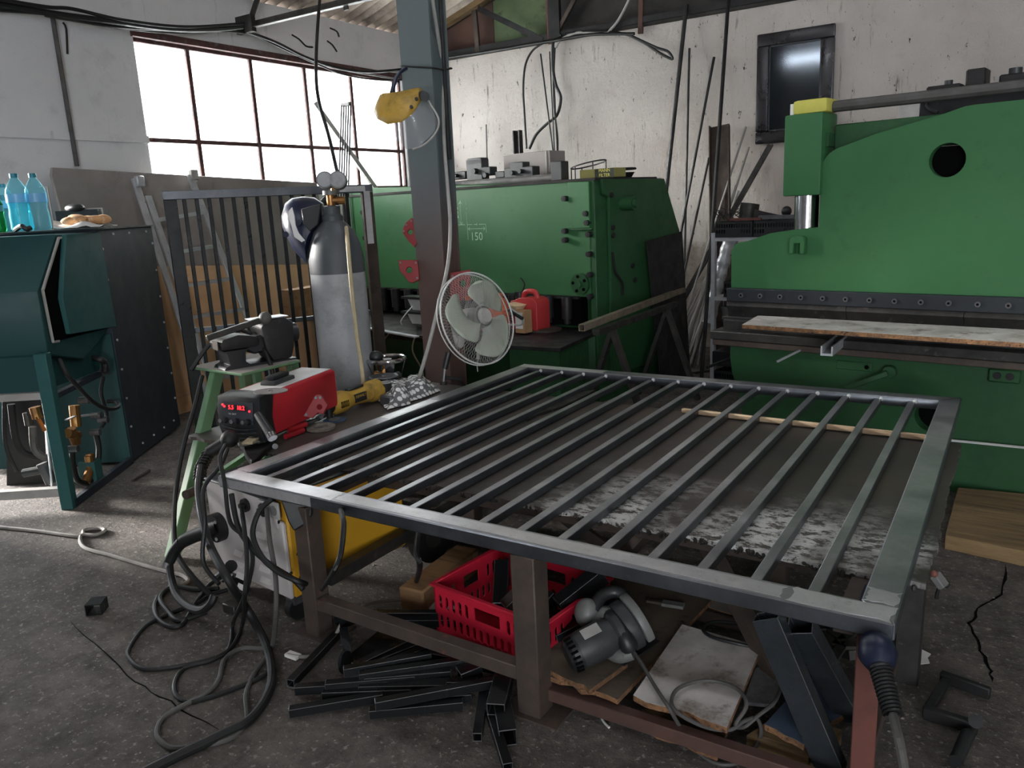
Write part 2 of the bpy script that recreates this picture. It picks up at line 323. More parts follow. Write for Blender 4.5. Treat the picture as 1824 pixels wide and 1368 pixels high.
    def build(s,name,m,parent=None,bevel=0,smooth=True,label=None,segs=1,recalc=True,edge=None):
        off=parent_loc(parent) if parent else V((0,0,0))
        me=bpy.data.meshes.new(name); me.from_pydata([tuple(v-off) for v in s.v],[],s.f)
        bm=bmesh.new(); bm.from_mesh(me)
        if recalc: bmesh.ops.recalc_face_normals(bm,faces=bm.faces)
        if bevel:
            ed=[e for e in bm.edges if len(e.link_faces)==2 and e.calc_face_angle(0)>.6]
            bmesh.ops.bevel(bm,geom=ed,offset=bevel,segments=segs,profile=.6,affect='EDGES',clamp_overlap=True,material=1 if edge else -1)
        bm.to_mesh(me); bm.free()
        if smooth: me.shade_smooth(); me.set_sharp_from_angle(angle=.62)
        me.materials.append(M[m] if isinstance(m,str) else m)
        if edge: me.materials.append(M[edge])
        o=bpy.data.objects.new(name,me); COL.objects.link(o)
        if parent: o.parent=parent
        if label: o['label']=label
        return o
def parent_loc(p):
    l=V(p.location)
    while p.parent: p=p.parent; l=l+V(p.location)
    return l
def T(name,label,cat,loc=(0,0,0),group=None):
    o=bpy.data.objects.new(name,None); o.empty_display_size=.1; COL.objects.link(o); o.location=loc; o['label']=label; o['category']=cat
    if group: o['group']=group
    return o
def one(name,mb,m,label,cat,group=None,org=None,**k):     # thing that is a single mesh, origin put at org
    o=mb.build(name,m,None,**k); o['label']=label; o['category']=cat
    if group: o['group']=group
    c=V(org) if org is not None else V((sum(v.x for v in mb.v)/len(mb.v),sum(v.y for v in mb.v)/len(mb.v),min(v.z for v in mb.v)))
    o.data.transform(Matrix.Translation(-c)); o.location=c; return o
def struct(name,mb,m,parent=None,**k):
    o=mb.build(name,m,parent,**k)
    if not parent: o['kind']='structure'
    return o
def text(body,o,x,y,size,m,parent,name='lettering',ext=.0006,label=None,align='CENTER'):
    cu=bpy.data.curves.new('t','FONT'); cu.body=body; cu.size=size; cu.extrude=ext; cu.align_x=align; cu.align_y='CENTER'; cu.resolution_u=2
    ob=bpy.data.objects.new('t',cu); COL.objects.link(ob); dg=bpy.context.evaluated_depsgraph_get(); me=bpy.data.meshes.new_from_object(ob.evaluated_get(dg))
    bpy.data.objects.remove(ob); x=V(x).normalized(); y=V(y).normalized(); z=x.cross(y); o=V(o); off=parent_loc(parent) if parent else V((0,0,0))
    for v in me.vertices: v.co=o+x*v.co.x+y*v.co.y+z*(v.co.z+ext)-off
    me.materials.clear(); me.materials.append(M[m]); r=bpy.data.objects.new(name,me); COL.objects.link(r); r.parent=parent
    if label: r['label']=label
    return r
def copy_tree(o,parent=None):
    c=o.copy(); COL.objects.link(c); c.parent=parent
    for ch in [x for x in bpy.data.objects if x.parent==o]: copy_tree(ch,c)
    return c
def circ(cx,cy,r,n=20,a0=0): return [(cx+r*math.cos(a0+2*PI*i/n),cy+r*math.sin(a0+2*PI*i/n)) for i in range(n)]
X3,Y3,Z3=V((1,0,0)),V((0,1,0)),V((0,0,1))
# ================= SETTING =================
XW,YB=-6.42,8.2
m=MB(); m.add([(-9,-6,0),(9,-6,0),(9,9,0),(-9,9,0)],[(0,1,2,3)]); m.add([(-9,-6,-.2),(9,-6,-.2),(9,9,-.2),(-9,9,-.2)],[(3,2,1,0)])
floor=struct('floor',m,'floor',recalc=False)
def crack(pts,w):
    m=MB(); n=len(pts); q=[]
    P=[PZ(x,y,0) for x,y in pts]; R=[]
    for i in range(n-1):
        for t in range(4): R.append(P[i].lerp(P[i+1],t/4)+V((random.uniform(-1,1),random.uniform(-1,1),0))*.008)
    R.append(P[-1])
    vs=[]; 
    for i,p in enumerate(R):
        t=(R[min(i+1,len(R)-1)]-R[max(i-1,0)]).normalized(); s=V((-t.y,t.x,0))*w*(.4+random.random())*(1 if 0<i<len(R)-1 else .1)
        vs+=[p+s+Z3*.0015,p-s+Z3*.0015,p-Z3*.004]
    fs=[]
    for i in range(len(R)-1): a,b=i*3,i*3+3; fs+=[(a,a+2,b+2,b),(a+2,a+1,b+1,b+2),(a,b,b+1,a+1)]
    m.add(vs,fs); return m.build('crack','black',floor,smooth=False)
crack([(1792,1005),(1788,1060),(1740,1085),(1728,1110),(1745,1150),(1762,1190),(1768,1215)],.0045)
crack([(120,1105),(190,1160),(240,1215),(300,1250),(390,1300)],.0022)
# left wall with window opening and open doorway (doorway outside the frame)
WY0,WY1,WZ0,WZ1=4.31,7.78,1.86,3.15
m=MB()
m.b2((XW-.14,WY0,0),(XW,8.5,WZ0)); m.b2((XW-.14,WY0,WZ1),(XW,8.5,3.64)); m.b2((XW-.14,WY1,WZ0),(XW,8.5,WZ1)); m.b2((XW-.14,2.78,0),(XW,WY0,3.64))
m.b2((XW-.14,1.42,2.4),(XW,2.78,3.64)); m.b2((XW-.14,-6,0),(XW,1.42,3.64))
wl=struct('wall_left',m,'wallg',smooth=False)
m=MB(); m.b2((XW,2.0,2.27),(XW+.025,WY0,2.33)); m.build('ledge','wallg',wl)
m=MB(); m.cyl(PX(93,27,XW+.03),PX(137,296,XW+.03),.018,seg=8); m.build('conduit','rubbergrey',wl)
for pts in ([(520,62),(533,70),(545,82),(557,84)],[(583,73),(592,80),(600,92)],[(588,50),(600,56),(604,66)],[(112,40),(118,52),(120,96)]):
    m=MB(); m.tube([PX(x,y,XW+.006) for x,y in pts],.009,6,3); m.build('plaster_crack','sooty',wl)
m=MB(); m.b2((XW,YB,0),(7.8,YB+.3,3.36)); wb=struct('wall_back',m,'wallw',smooth=False)
m=MB(); m.b2((7.5,-6,0),(7.8,YB,3.7)); struct('wall_right',m,'wallg')
m=MB(); m.b2((XW,-4.9,0),(1.3,-4.7,5.6)); m.b2((4.8,-4.9,0),(7.5,-4.7,5.6)); m.b2((1.3,-4.9,3.3),(4.8,-4.7,5.6)); struct('wall_rear',m,'wallg')
# corrugated roof
def roofz(x): return 3.66+.31*(x-XW) if x<.6 else 3.66+.31*(.6-XW)-.31*(x-.6)
m=MB(); NY=900; ys=[-5+13.9*i/NY for i in range(NY+1)]; xs=[XW-.16,.6,7.9]; vs=[]
for x in xs:
    for y in ys: vs.append((x,y,roofz(x)+.032*math.sin(2*PI*y/.146)+.03))
fs=[(j*(NY+1)+i,j*(NY+1)+i+1,(j+1)*(NY+1)+i+1,(j+1)*(NY+1)+i) for j in range(2) for i in range(NY)]
m.add(vs,fs); struct('ceiling',m,'roof',recalc=False)
# gable filled with panels above the back wall
gb=MB(); gb.prism([(XW,YB+.14,3.36),(7.5,YB+.14,3.36),(7.5,YB+.14,roofz(7.5)),(.6,YB+.14,roofz(.6)),(XW,YB+.14,roofz(XW))],(0,.04,0)); gw=struct('wall_gable',gb,'darkpanel',smooth=False)
def gx(px,py): return PY(px,py,YB+.1)
def gpanel(x0,x1,mt,lab):
    a=.005; m=MB(); m.prism([(x0+a,YB+.10,3.37),(x1-a,YB+.10,3.37),(x1-a,YB+.10,roofz(x1)-.06),(x0+a,YB+.10,roofz(x0)-.06)],(0,.03,0)); m.build('gable_panel',mt,gw,label=lab)
xa,xb,xc,xd,xe,xf=[gx(p,60).x for p in (792,848,880,975,1140,1260)]
gpanel(XW,xb,'rustpanel','rust brown panel'); gpanel(xb,xc,'rustpanel','rust brown panel'); gpanel(xc,xd,'greenpanel','mossy green panel'); gpanel(xd,xe,'darkpanel','sooty dark panel'); gpanel(xe,.5,'darkpanel','sooty dark panel')
# old board edge along the gable eave
m=MB(); m.bar((XW+.2,YB+.02,roofz(XW+.2)-.02),(-1,YB+.02,roofz(-1)-.02),.10,.07,(0,0,1)); struct('trim_1',m,'oldwood')
m=MB(); m.b2((XW,YB-.04,3.34),(7.5,YB+.14,3.44)); struct('trim_2',m,'sooty')
# window: red-brown steel bars, panes
wf=MB(); fx=XW-.06
wf.b2((fx-.03,WY0,WZ1-.05),(fx+.03,WY1,WZ1)); wf.b2((fx-.03,WY0,WZ0),(fx+.03,WY1,WZ0+.04)); wf.b2((fx-.03,WY0,WZ0),(fx+.03,WY0+.02,WZ1)); wf.b2((fx-.03,WY1-.03,WZ0),(fx+.03,WY1,WZ1))
win=struct('window_1',wf,'winframe',smooth=False)
m=MB(); m.b2((XW-.02,WY0-.02,WZ1-.02),(XW+.035,8.2,WZ1+.035)); struct('trim_3',m,'winframe')
my=[PX(p,160,fx).y for p in (340,449,543,624,700)]; mid=2.305; ed=[WY0]+my+[WY1]
for y in my:
    m=MB(); m.b2((fx-.022,y-.02,WZ0),(fx+.022,y+.02,WZ1)); m.build('mullion','winframe',win)
m=MB(); m.b2((fx-.02,WY0,mid-.018),(fx+.02,WY1,mid+.018)); m.build('transom','winframe',win)
for i in range(len(ed)-1):
    for z0,z1 in ((WZ0+.03,mid-.016),(mid+.016,WZ1-.04)):
        m=MB(); m.b2((fx-.004,ed[i]+.015,z0),(fx+.001,ed[i+1]-.015,z1)); m.build('pane','glass',win)
# fluorescent tubes above (unseen over the frame; number and places set for light)
for i,(x,y,z) in enumerate(LAMPS):
    f=T('tube_lamp','unseen white fluorescent tube lamp under the roof '+('over the left end of the bench','over the right end of the bench','nearest the left doorway','nearest the rear gateway')[i],'lamp',(x,y,z),'unseen tube lamps under the roof')
    m=MB(); m.b2((x-.65,y-.05,z+.03),(x+.65,y+.05,z+.09)); m.build('housing','whitepaint',f)
    m=MB(); m.cyl((x-.6,y,z),(x+.6,y,z),.016); m.build('tube','tube',f)
    for dx in (-.5,.5): m=MB(); m.cyl((x+dx,y,z+.09),(x+dx,y,roofz(x+dx)),.004,seg=6); m.build('hanger','blackiron',f)
# back truss against the gable
t=T('roof_truss','dark angle iron roof truss along the top of the back wall','truss',(-4,YB,3.4))
yb=YB-.02
m=MB(); m.b2((XW,YB-.06,3.37),(7.4,YB-.02,3.43)); m.build('bottom_chord','blackiron',t)
def g2(px,py): return PY(px,py,yb-.03)
for a,b,w,mt in (((845,18),(852,96),.06,'ruststeel'),((976,-40),(982,78),.07,'redlead'),((852,15),(968,72),.06,'blackiron'),((1050,-50),(990,62),.045,'ruststeel'),((1143,-40),(1141,60),.05,'rustpanel')):
    m=MB(); m.bar(g2(*a),g2(*b),.035,w,(0,1,0)) if 0 else m.bar(g2(*a),g2(*b),w,.03,(0,1,0)); m.build('web_member',mt,t)
m=MB(); a=g2(988,30); m.b2((a.x-.07,yb-.06,3.36),(a.x+.07,yb-.01,4.6)); m.build('post','blackiron',t)
# near truss
t=T('roof_truss','grey lattice roof truss meeting the left wall above the window','truss',(-5,5.46,3.36)); yt=5.46
m=MB(); m.b2((XW,yt-.05,3.335),(7.4,yt,3.345)); m.b2((XW,yt-.008,3.335),(7.4,yt,3.40)); m.build('bottom_chord','darksteel',t)
for a,b in (((442,48),(468,-30)),((617,18),(609,-40))):
    m=MB(); m.bar(PY(*a,yt),PY(*b,yt),.06 if a[0]<500 else .05,.012,(0,1,0)); m.build('web_member','darksteel',t)
m=MB(); m.bar((XW+.1,yt,roofz(XW+.1)-.06),(.6,yt,roofz(.6)-.06),.06,.06); m.build('top_chord','darksteel',t)
m=MB(); m.b2((XW,yt-.06,3.30),(XW+.22,yt-.01,3.45)); m.build('gusset','darksteel',t)
# steel column
pc=PD(760,400,5.0); cx,cy=pc.x+.01,pc.y+.14; ZT=3.9
col=T('steel_column','tapered steel column, green above and rusty brown below, behind the fan','column',(cx,cy,0))
def taper(y0,y1,w0,w1,z0,z1,xo=0):
    return [(cx+xo-w0/2,y0,z0),(cx+xo+w0/2,y0,z0),(cx+xo+w0/2,y1,z0),(cx+xo-w0/2,y1,z0),(cx+xo-w1/2,y0,z1),(cx+xo+w1/2,y0,z1),(cx+xo+w1/2,y1,z1),(cx+xo-w1/2,y1,z1)]
BF=[(0,3,2,1),(4,5,6,7),(0,1,5,4),(1,2,6,5),(2,3,7,6),(3,0,4,7)]
k=NT('column_paint'); n2=k.noise(5,8,.75); x=k.n('ShaderNodeSeparateXYZ'); k.l(k.co(),x.inputs[0]); ad=k.n('ShaderNodeMath',operation='MULTIPLY_ADD'); ad.inputs[1].default_value=.5; k.l(n2,ad.inputs[0]); k.l(x.outputs[2],ad.inputs[2])
mr=k.n('ShaderNodeMapRange'); mr.inputs[1].default_value=1.45; mr.inputs[2].default_value=2.35; k.l(ad.outputs[0],mr.inputs[0])
k.base(k.ramp(mr.outputs[0],[(.0,(96,76,70)),(.45,(92,90,91)),(.8,(92,102,103))])); k.rm(.55,.1); k.bump(n2,.15,.004); M['columnp']=k.m
m=MB(); m.add(taper(cy-.13,cy-.115,.205,.255,0,ZT,-.012),BF); m.build('front_flange','columnp',col)
m=MB(); m.add(taper(cy+.03,cy+.045,.205,.255,0,ZT,-.012),BF); m.build('rear_flange','columnp',col)
m=MB(); m.add(taper(cy-.115,cy+.03,.015,.015,0,ZT,.05),BF); m.build('web','columnp',col)
m=MB(); m.b2((cx-.2,cy-.18,0),(cx+.2,cy+.18,.015)); m.build('base_plate','ruststeel',col)
# ================= GATE ON THE BENCH =================
GX0,GX1,GY0,GY1,GT,GB=-2.632,-.176,1.862,4.205,.602,.555; rw=.088
gate=T('steel_gate','large new flat steel gate with fifteen bars lying on the workbench','gate',((GX0+GX1)/2,(GY0+GY1)/2,GB))
def rail(poly,mt,lab=None):
    m=MB(); m.prism([(x,y,GB) for x,y in poly],(0,0,GT-GB)); return m.build('rail',mt,gate,bevel=.004,label=lab)
e=.0006
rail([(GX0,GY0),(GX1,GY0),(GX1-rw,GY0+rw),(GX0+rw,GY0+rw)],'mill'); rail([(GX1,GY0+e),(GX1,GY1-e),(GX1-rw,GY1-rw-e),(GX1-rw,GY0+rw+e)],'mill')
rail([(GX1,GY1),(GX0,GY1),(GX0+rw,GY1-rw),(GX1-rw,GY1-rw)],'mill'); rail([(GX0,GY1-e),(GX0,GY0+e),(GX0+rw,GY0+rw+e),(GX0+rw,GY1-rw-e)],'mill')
def pol(x0,y0,x1,y1):
    n=7; p=[]
    for i in range(n): p.append((x0+(x1-x0)*i/n,y0+random.uniform(0,.01)))
    for i in range(n): p.append((x1-random.uniform(0,.012),y0+(y1-y0)*i/n))
    for i in range(n): p.append((x1+(x0-x1)*i/n,y1-random.uniform(0,.01)))
    for i in range(n): p.append((x0+random.uniform(0,.012),y1+(y0-y1)*i/n))
    m=MB(); m.prism([(x,y,GT) for x,y in p],(0,0,.0008)); m.build('ground_patch','ground',gate,label='bright patch sanded bare',smooth=False)
pol(GX0+.002,GY0+.002,GX0+.62,GY0+.086); pol(GX0+.002,GY0+.088,GX0+.086,GY0+.5); pol(GX1-.25,GY0+.002,GX1-.002,GY0+.086); pol(GX1-.086,GY0+.088,GX1-.002,GY0+.17); pol(GX0+.004,GY1-.086,GX0+.6,GY1-.004); pol(GX0+.62,GY0+.012,GX1-.26,GY0+.08); pol(GX0+.01,GY0+.95,GX0+.08,GY0+1.35)
m=MB(); m.b2((GX0+.002,GY0-.0008,GB+.006),(GX0+.52,GY0,GT-.005)); m.build('ground_patch','ground',gate,label='sanded outer face at the corner')
for i in range(15):
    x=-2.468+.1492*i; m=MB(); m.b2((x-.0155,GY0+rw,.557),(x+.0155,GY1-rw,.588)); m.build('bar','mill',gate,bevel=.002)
m=MB()
for i in range(15):
    x=-2.468+.1492*i; m.sphere((x+.014,GY1-rw-.004,.588),.011,8,5); m.sphere((x+.014,GY0+rw+.004,.588),.005,6,4)
m.build('weld_beads','whitepaint',gate)['kind']='stuff'
# ================= WORKBENCH =================
wbch=T('workbench','long low rusty steel workbench under the gate, with a thick plate top','workbench',(-1.4,2.8,0))
PLX0,PLX1,PY0a,PY0b,PY1a,PY1b=-3.45,-.14,2.30,2.215,3.75,3.60
k=NT
n=90; top=[];
def edgey(x): 
    t=(x-PLX0)/(PLX1-PLX0); return PY0a+(PY0b-PY0a)*t
fr=[(PLX0+(PLX1-PLX0)*i/n, edgey(PLX0+(PLX1-PLX0)*i/n)+random.uniform(-.008,.008)) for i in range(n+1)]
rt=[(PLX1+random.uniform(-.006,.008),PY0b+(PY1b-PY0b)*i/40) for i in range(1,41)]
bk=[(PLX1+(PLX0-PLX1)*i/10,PY1b+(PY1a-PY1b)*i/10) for i in range(1,11)]
m=MB(); m.prism([(x,y,.536) for x,y in fr+rt+bk],(0,0,.016)); tp=m.build('plate_top','plate',wbch,smooth=False)
# slag drips along the burnt edge
m=MB()
for i in range(260):
    x=random.uniform(PLX0+.5,PLX1-.02); m.sphere((x,edgey(x)+random.uniform(-.006,.004),.540+random.uniform(-.008,.004)),random.uniform(.004,.009),6,4,(1,1,random.uniform(.7,1.8)))
o=m.build('slag_edge','darksteel',tp); o['kind']='stuff'
def leg(px,py,topz,w,mt='ruststeel',d=None):
    p=PZ(px,py,0) if d is None else d
    m=MB(); m.b2((p[0]-w/2,p[1],0),(p[0]+w/2,p[1]+w,topz)); m.build('leg',mt,wbch,bevel=.004); return p
A=leg(557,1133,.535,.075); B=leg(942,1277,.555,.085)
leg(0,0,.52,.075,d=(-1.43,3.02)); leg(0,0,.52,.075,d=(-.72,2.98)); leg(0,0,.52,.075,d=(-2.25,3.0)); 
leg(0,0,.535,.075,'darksteel',d=(-.205,2.60)); leg(0,0,.53,.07,d=(-2.75,3.6)); leg(0,0,.53,.07,d=(-.3,3.5)); leg(0,0,.53,.07,d=(-1.5,3.55))
m=MB(); m.b2((-.262,1.90,0),(-.206,1.915,.553)); m.build('leg','redlead',wbch,bevel=.003,label='flat front leg in red lead paint')
m=MB(); m.b2((-2.3,2.32,.47),(-.25,2.38,.535)); m.build('front_beam','ruststeel',wbch,bevel=.003)
for y in (2.5,3.02,3.55):
    m=MB(); m.b2((PLX0+.1,y,.47),(-.25,y+.06,.535)); m.build('cross_beam','ruststeel',wbch)
for x in (-2.26,-.30):
    m=MB(); m.b2((x-.025,1.95,.50),(x+.025,2.5,.535)); m.build('cross_beam','ruststeel',wbch)
m=MB(); a=PZ(585,1078,.14); b=PZ(925,1195,.14); m.bar((A[0]+.03,A[1]+.03,.14),(B[0]-.03,B[1]+.03,.14),.05,.05); m.build('lower_rail','ruststeel',wbch,bevel=.003)
m=MB(); m.b2((-1.17,1.92,.035),(-.25,1.96,.08)); m.build('lower_rail','redlead2',wbch,bevel=.003,label='reddish rail at floor level')
m=MB(); m.bar((-2.2,1.98,.20),(-2.2,3.0,.20),.05,.05); m.build('lower_rail','darksteel',wbch)
m=MB(); m.b2((-1.17,2.6,.045),(-.25,2.65,.095)); m.build('lower_rail','ruststeel',wbch)
m=MB(); m.b2((-.28,1.95,.045),(-.23,2.6,.095)); m.build('lower_rail','ruststeel',wbch)
for a,b in (((-1.95,2.75,.50),(-1.45,3.03,.02)),((-1.40,3.04,.03),(-1.02,2.75,.5)),((-.95,2.60,.50),(-.52,2.3,.05))):
    m=MB(); m.bar(a,b,.05,.05); m.build('brace','ruststeel',wbch)
for p in (A,B):
    m=MB(); m.b2((p[0]-.09,p[1]-.02,0),(p[0]+.11,p[1]+.13,.006)); m.build('foot_plate','ruststeel',wbch)
# ================= SHEAR =================
U=V((.989,-.146,0)).normalized(); N=V((.146,.989,0)).normalized(); AX=(U,N,Z3)
S0=V((-2.79,5.56,0)); P0=V((-.14,4.55,0))
def SL(u,n,z): return S0+U*u+N*n+Z3*z
def PL(u,n,z): return P0+U*u+N*n+Z3*z
class LB(MB):
    def __init__(s,fn): super().__init__(); s.fn=fn
    def lb(s,u0,u1,n0,n1,z0,z1): return s.box(s.fn((u0+u1)/2,(n0+n1)/2,(z0+z1)/2),(abs(u1-u0),abs(n1-n0),abs(z1-z0)),AX)
    def face(s,poly,n,t): return s.prism([s.fn(u,n,z) for u,z in poly],N*t)
    def side(s,poly,u,t): return s.prism([s.fn(u,n,z) for n,z in poly],U*t)
    def pin(s,u,z,r,n0,n1,seg=12): return s.cyl(s.fn(u,n0,z),s.fn(u,n1,z),r,seg=seg)
    def hpin(s,n,z,r,u0,u1,seg=12): return s.cyl(s.fn(u0,n,z),s.fn(u1,n,z),r,seg=seg)
sh=T('guillotine_shear','long green guillotine shear standing behind the fan and column','machine',SL(-1.4,.4,0))
m=LB(SL); m.face([(-2.95,.86),(-.02,.86),(-.02,1.39),(-.06,1.41),(-.06,1.755),(-2.95,1.84)],0,.10); m.build('ram_plate','green',sh,bevel=.006)
m=LB(SL); m.face([(-.22,1.40),(-.02,1.40),(-.02,1.75),(-.22,1.755)],-.022,.022); m.build('guide_block','green',sh,bevel=.004)
m=LB(SL); m.lb(-.20,-.0,-.03,0,1.385,1.40); m.build('guide_lip','greendull',sh,bevel=.004)
m=LB(SL); m.lb(-2.95,-.05,.12,.75,.35,1.70); m.build('body','greendull',sh)
m=LB(SL); m.lb(-2.98,.03,-.01,.9,1.755,1.775); m.build('top_cover','sooty',sh)
m=LB(SL); m.side([(.0,0),(.0,1.77),(1.02,1.765),(1.30,1.31),(1.32,0)],-.045,.06); m.build('end_frame','greendull',sh,bevel=.006)
m=LB(SL); m.side([(.16,.2),(.16,1.63),(.08,1.65),(.06,1.765),(1.0,1.76),(1.26,1.31),(1.28,.2)],.015,.03); m.build('end_cover','greendull',sh,bevel=.006)
m=LB(SL); m.side([(.0,0),(.0,1.84),(1.02,1.83),(1.3,1.31),(1.3,0)],-2.98,.06); m.build('end_frame','greendull',sh)
m=LB(SL); m.hpin(.34,1.57,.055,.04,.16); m.hpin(.34,1.57,.035,.16,.185); m.build('pivot_pin','greendull',sh)
for n,z in ((.18,1.64),(.19,1.39),(.19,1.33),(.47,1.07),(.5,.95)):
    m=LB(SL); m.hpin(n,z,.020,.04,.062,8); m.build('bolt','blackiron',sh)
m=LB(SL); m.tube([SL(.05,.18,1.2),SL(.06,.2,1.05),SL(.07,.28,.95),SL(.06,.3,.85)],.012,6); m.build('oil_pipe','blackiron',sh)
for u,z in ((-.25,1.63),(-.05,1.51),(-.26,1.38),(-.26,1.31),(-.04,1.44),(-.03,1.35),(-.03,1.2),(-.03,1.04),(-.03,.87),(-2.75,1.6),(-2.75,1.35)):
    m=LB(SL); r=.022; m.pin(u,z,r,-.045,0,10); m.pin(u,z,r*.5,-.047,-.045,6); m.build('bolt','blackiron',sh)
fl=LB(SL); fl.pin(-.13,.965,.085,-.03,0,24); fl.pin(-.13,.965,.03,-.055,-.03,12); f_=fl.build('flange','greendull',sh)
for a in range(5):
    m=LB(SL); m.pin(-.13+.06*math.cos(a*1.2566+.5),.965+.06*math.sin(a*1.2566+.5),.013,-.038,-.03,8); m.build('screw','black',f_)
m=LB(SL); m.lb(-2.9,-.16,.02,.12,.62,.86); m.build('recess_shade','black',sh)  # black block paints the shade in the recess under the ram
m=LB(SL); m.lb(-2.9,-.16,-.01,.02,.84,.865); m.build('blade_holder','blackiron',sh)
for i in range(14):
    u=-.26-i*.19; m=LB(SL); m.cyl(SL(u,-.03,.68),SL(u,-.03,.86),.045,seg=14); m.cyl(SL(u,-.03,.64),SL(u,-.03,.68),.03,seg=12); m.build('hold_down','blackiron',sh)
# bed
m=MB(); poly=[PZ(x,y,.585) for x,y in ((905,615),(998,620),(1064,590),(1040,562),(870,562),(740,545),(740,596))]; m.prism(poly,(0,0,-.03)); m.build('bed_plate','blackiron',sh,bevel=.003)
m=MB(); poly=[PZ(x,y,.60) for x,y in ((470,549),(742,598),(742,560),(640,542),(480,522))]; m.prism(poly,(0,0,-.02)); m.build('bed_plate','darksteel',sh)
m=MB(); m.bar(PZ(440,546,.61),PZ(742,600,.61),.05,.012); m.build('bed_edge','alu',sh,label='bright front edge strip')
m=MB(); poly=[PZ(x,y,.555) for x,y in ((907,618),(996,622),(1062,594),(1060,600),(907,600))]; m.prism(poly,(0,0,-.56)); m.build('support_box','greendull',sh)
m=LB(SL); m.lb(-2.95,-.05,-.06,.12,0,.5); m.build('lower_front','greendull',sh)
m=LB(SL); m.lb(-2.95,-.2,-.3,-.05,.42,.56); m.build('bed_beam','blackiron',sh)
# chalk marks
def stroke(a,b,w=.004,n_=-.0012):
    m=MB(); pa=SL(a[0],n_,a[1]); pb=SL(b[0],n_,b[1]); m.bar(pa,pb,w,.001,N); return m
cb=MB()
for a,b in (((-1.35,1.655),(-1.35,1.62)),((-1.35,1.60),(-1.35,1.58)),((-1.35,1.56),(-1.35,1.32)),((-1.35,1.452),(-1.29,1.452)),((-1.27,1.452),(-1.235,1.452)),((-1.21,1.452),(-1.13,1.452)),((-1.235,1.462),(-1.235,1.442)),((-1.13,1.45),(-1.125,1.38)),((-1.34,1.415),(-1.14,1.415)),((-1.34,1.415),(-1.32,1.43)),((-1.34,1.415),(-1.32,1.40)),((-1.14,1.415),(-1.16,1.43)),((-1.14,1.415),(-1.16,1.40)),((-1.42,1.45),(-1.42,1.66)),((-1.42,1.66),(-1.44,1.63)),((-1.42,1.66),(-1.40,1.63)),((-1.42,1.45),(-1.44,1.48)),((-1.42,1.45),(-1.40,1.48)),((-1.46,1.452),(-1.38,1.452)),((-1.44,1.64),(-1.40,1.64))):
    s=stroke(a,b); cb.add(s.v,s.f)
o=cb.build('chalk_dimension_lines','chalk',sh,smooth=False); o['kind']='stuff'
text('150',SL(-1.245,-.001,1.345),U,Z3,.10,'chalk',sh,'chalk_number')
text('250',SL(-1.475,-.001,1.56),Z3,-U,.07,'chalk',sh,'chalk_number')
# ================= PRESS BRAKE =================
pb=T('press_brake','big green press brake with round holes, to the right of the picture','machine',PL(.3,.4,0))
def arc(cu,cz,r,a0,a1,n): return [(cu+r*math.cos(math.radians(a0+(a1-a0)*i/n)),cz+r*math.sin(math.radians(a0+(a1-a0)*i/n))) for i in range(n+1)]
outer=[(-1.335,1.04),(1.9,1.04),(1.9,1.965),(-.10,1.965)]+[(-.14,1.962),(-.23,1.937),(-.54,1.872),(-.70,1.825)]+arc(-.70,1.70,.12,105,178,6)+[(-.82,1.40),(-.99,1.385),(-1.10,1.37),(-1.24,1.325)]+arc(-1.27,1.255,.066,100,176,4)
m=MB(); m.plate_hole(outer,[circ(-.2,1.715,.083,28)],PL(0,0,0),U,Z3,N,.06); m.build('ram_plate','green',pb)
m=LB(PL); m.lb(-.36,-.04,.061,.19,1.55,1.785); m.build('shade_backing','black',pb)  # black backing stands in for the dark inside the round hole
m=LB(PL); m.lb(-.79,1.9,.10,.16,1.79,1.945); m.build('top_beam','greendull',pb,bevel=.006)
m=LB(PL); m.lb(-.82,1.9,.20,.9,1.0,1.78); m.build('body','greendull',pb)
m=LB(PL); m.lb(-1.02,-.81,-.03,.20,1.575,2.01); m.build('cylinder_housing','green',pb,bevel=.012,segs=2)
m=LB(PL); m.lb(-.81,-.79,.02,.18,1.83,1.9); m.build('bracket','greendull',pb)
m=LB(PL); m.cyl(PL(-.918,.07,1.385),PL(-.918,.07,1.58),.066,seg=28); m.build('piston_rod','chrome',pb,label='polished chrome piston')
m=LB(PL); m.cyl(PL(-.918,.07,1.36),PL(-.918,.07,1.40),.062,seg=24); m.build('piston_foot','ruststeel',pb)
m=LB(PL); m.lb(-.855,-.80,.10,.2,1.30,1.56); m.build('gap_shade','black',pb)  # black block paints the dark gap right of the piston
m=LB(PL); m.face([(-.965,1.255),(-.94,1.255),(-.94,1.315),(-.905,1.315),(-.905,1.255),(-.88,1.255),(-.88,1.34),(-.895,1.355),(-.95,1.355),(-.965,1.34)],-.05,.05); m.build('lug','green',pb,bevel=.004)
m=LB(PL); m.pin(-.922,1.33,.015,-.03,0); m.build('lug_pin','blackiron',pb)
m=LB(PL); m.lb(-.99,-.80,.0,.18,2.01,2.085); m.build('tape_wrap','filteryellow',pb,bevel=.02,segs=2,label='yellow tape wrapped round the top fitting')
m=LB(PL); m.lb(-1.005,-.985,.01,.17,2.01,2.07); m.build('tape_edge','paper',pb)
m=MB(); m.tube([PL(-.80,.1,2.04),PL(.2,.1,2.035),PL(1.9,.1,2.04)],.030,10,2); m.build('oil_pipe','rubbergrey',pb)
m=LB(PL); m.lb(-1.34,1.9,-.05,.0,.972,1.05); bd=m.build('clamp_bar','barblack',pb,bevel=.003,label='black bolted clamping bar')
for i in range(19):
    u=-1.245+i*.118+ (i*i*.0006); m=LB(PL); m.pin(u,1.012,.014,-.060,-.05,12); m.build('bolt','greysteel',bd); m=LB(PL); m.pin(u,1.012,.007,-.0615,-.060,6); m.build('bolt_socket','black',bd)
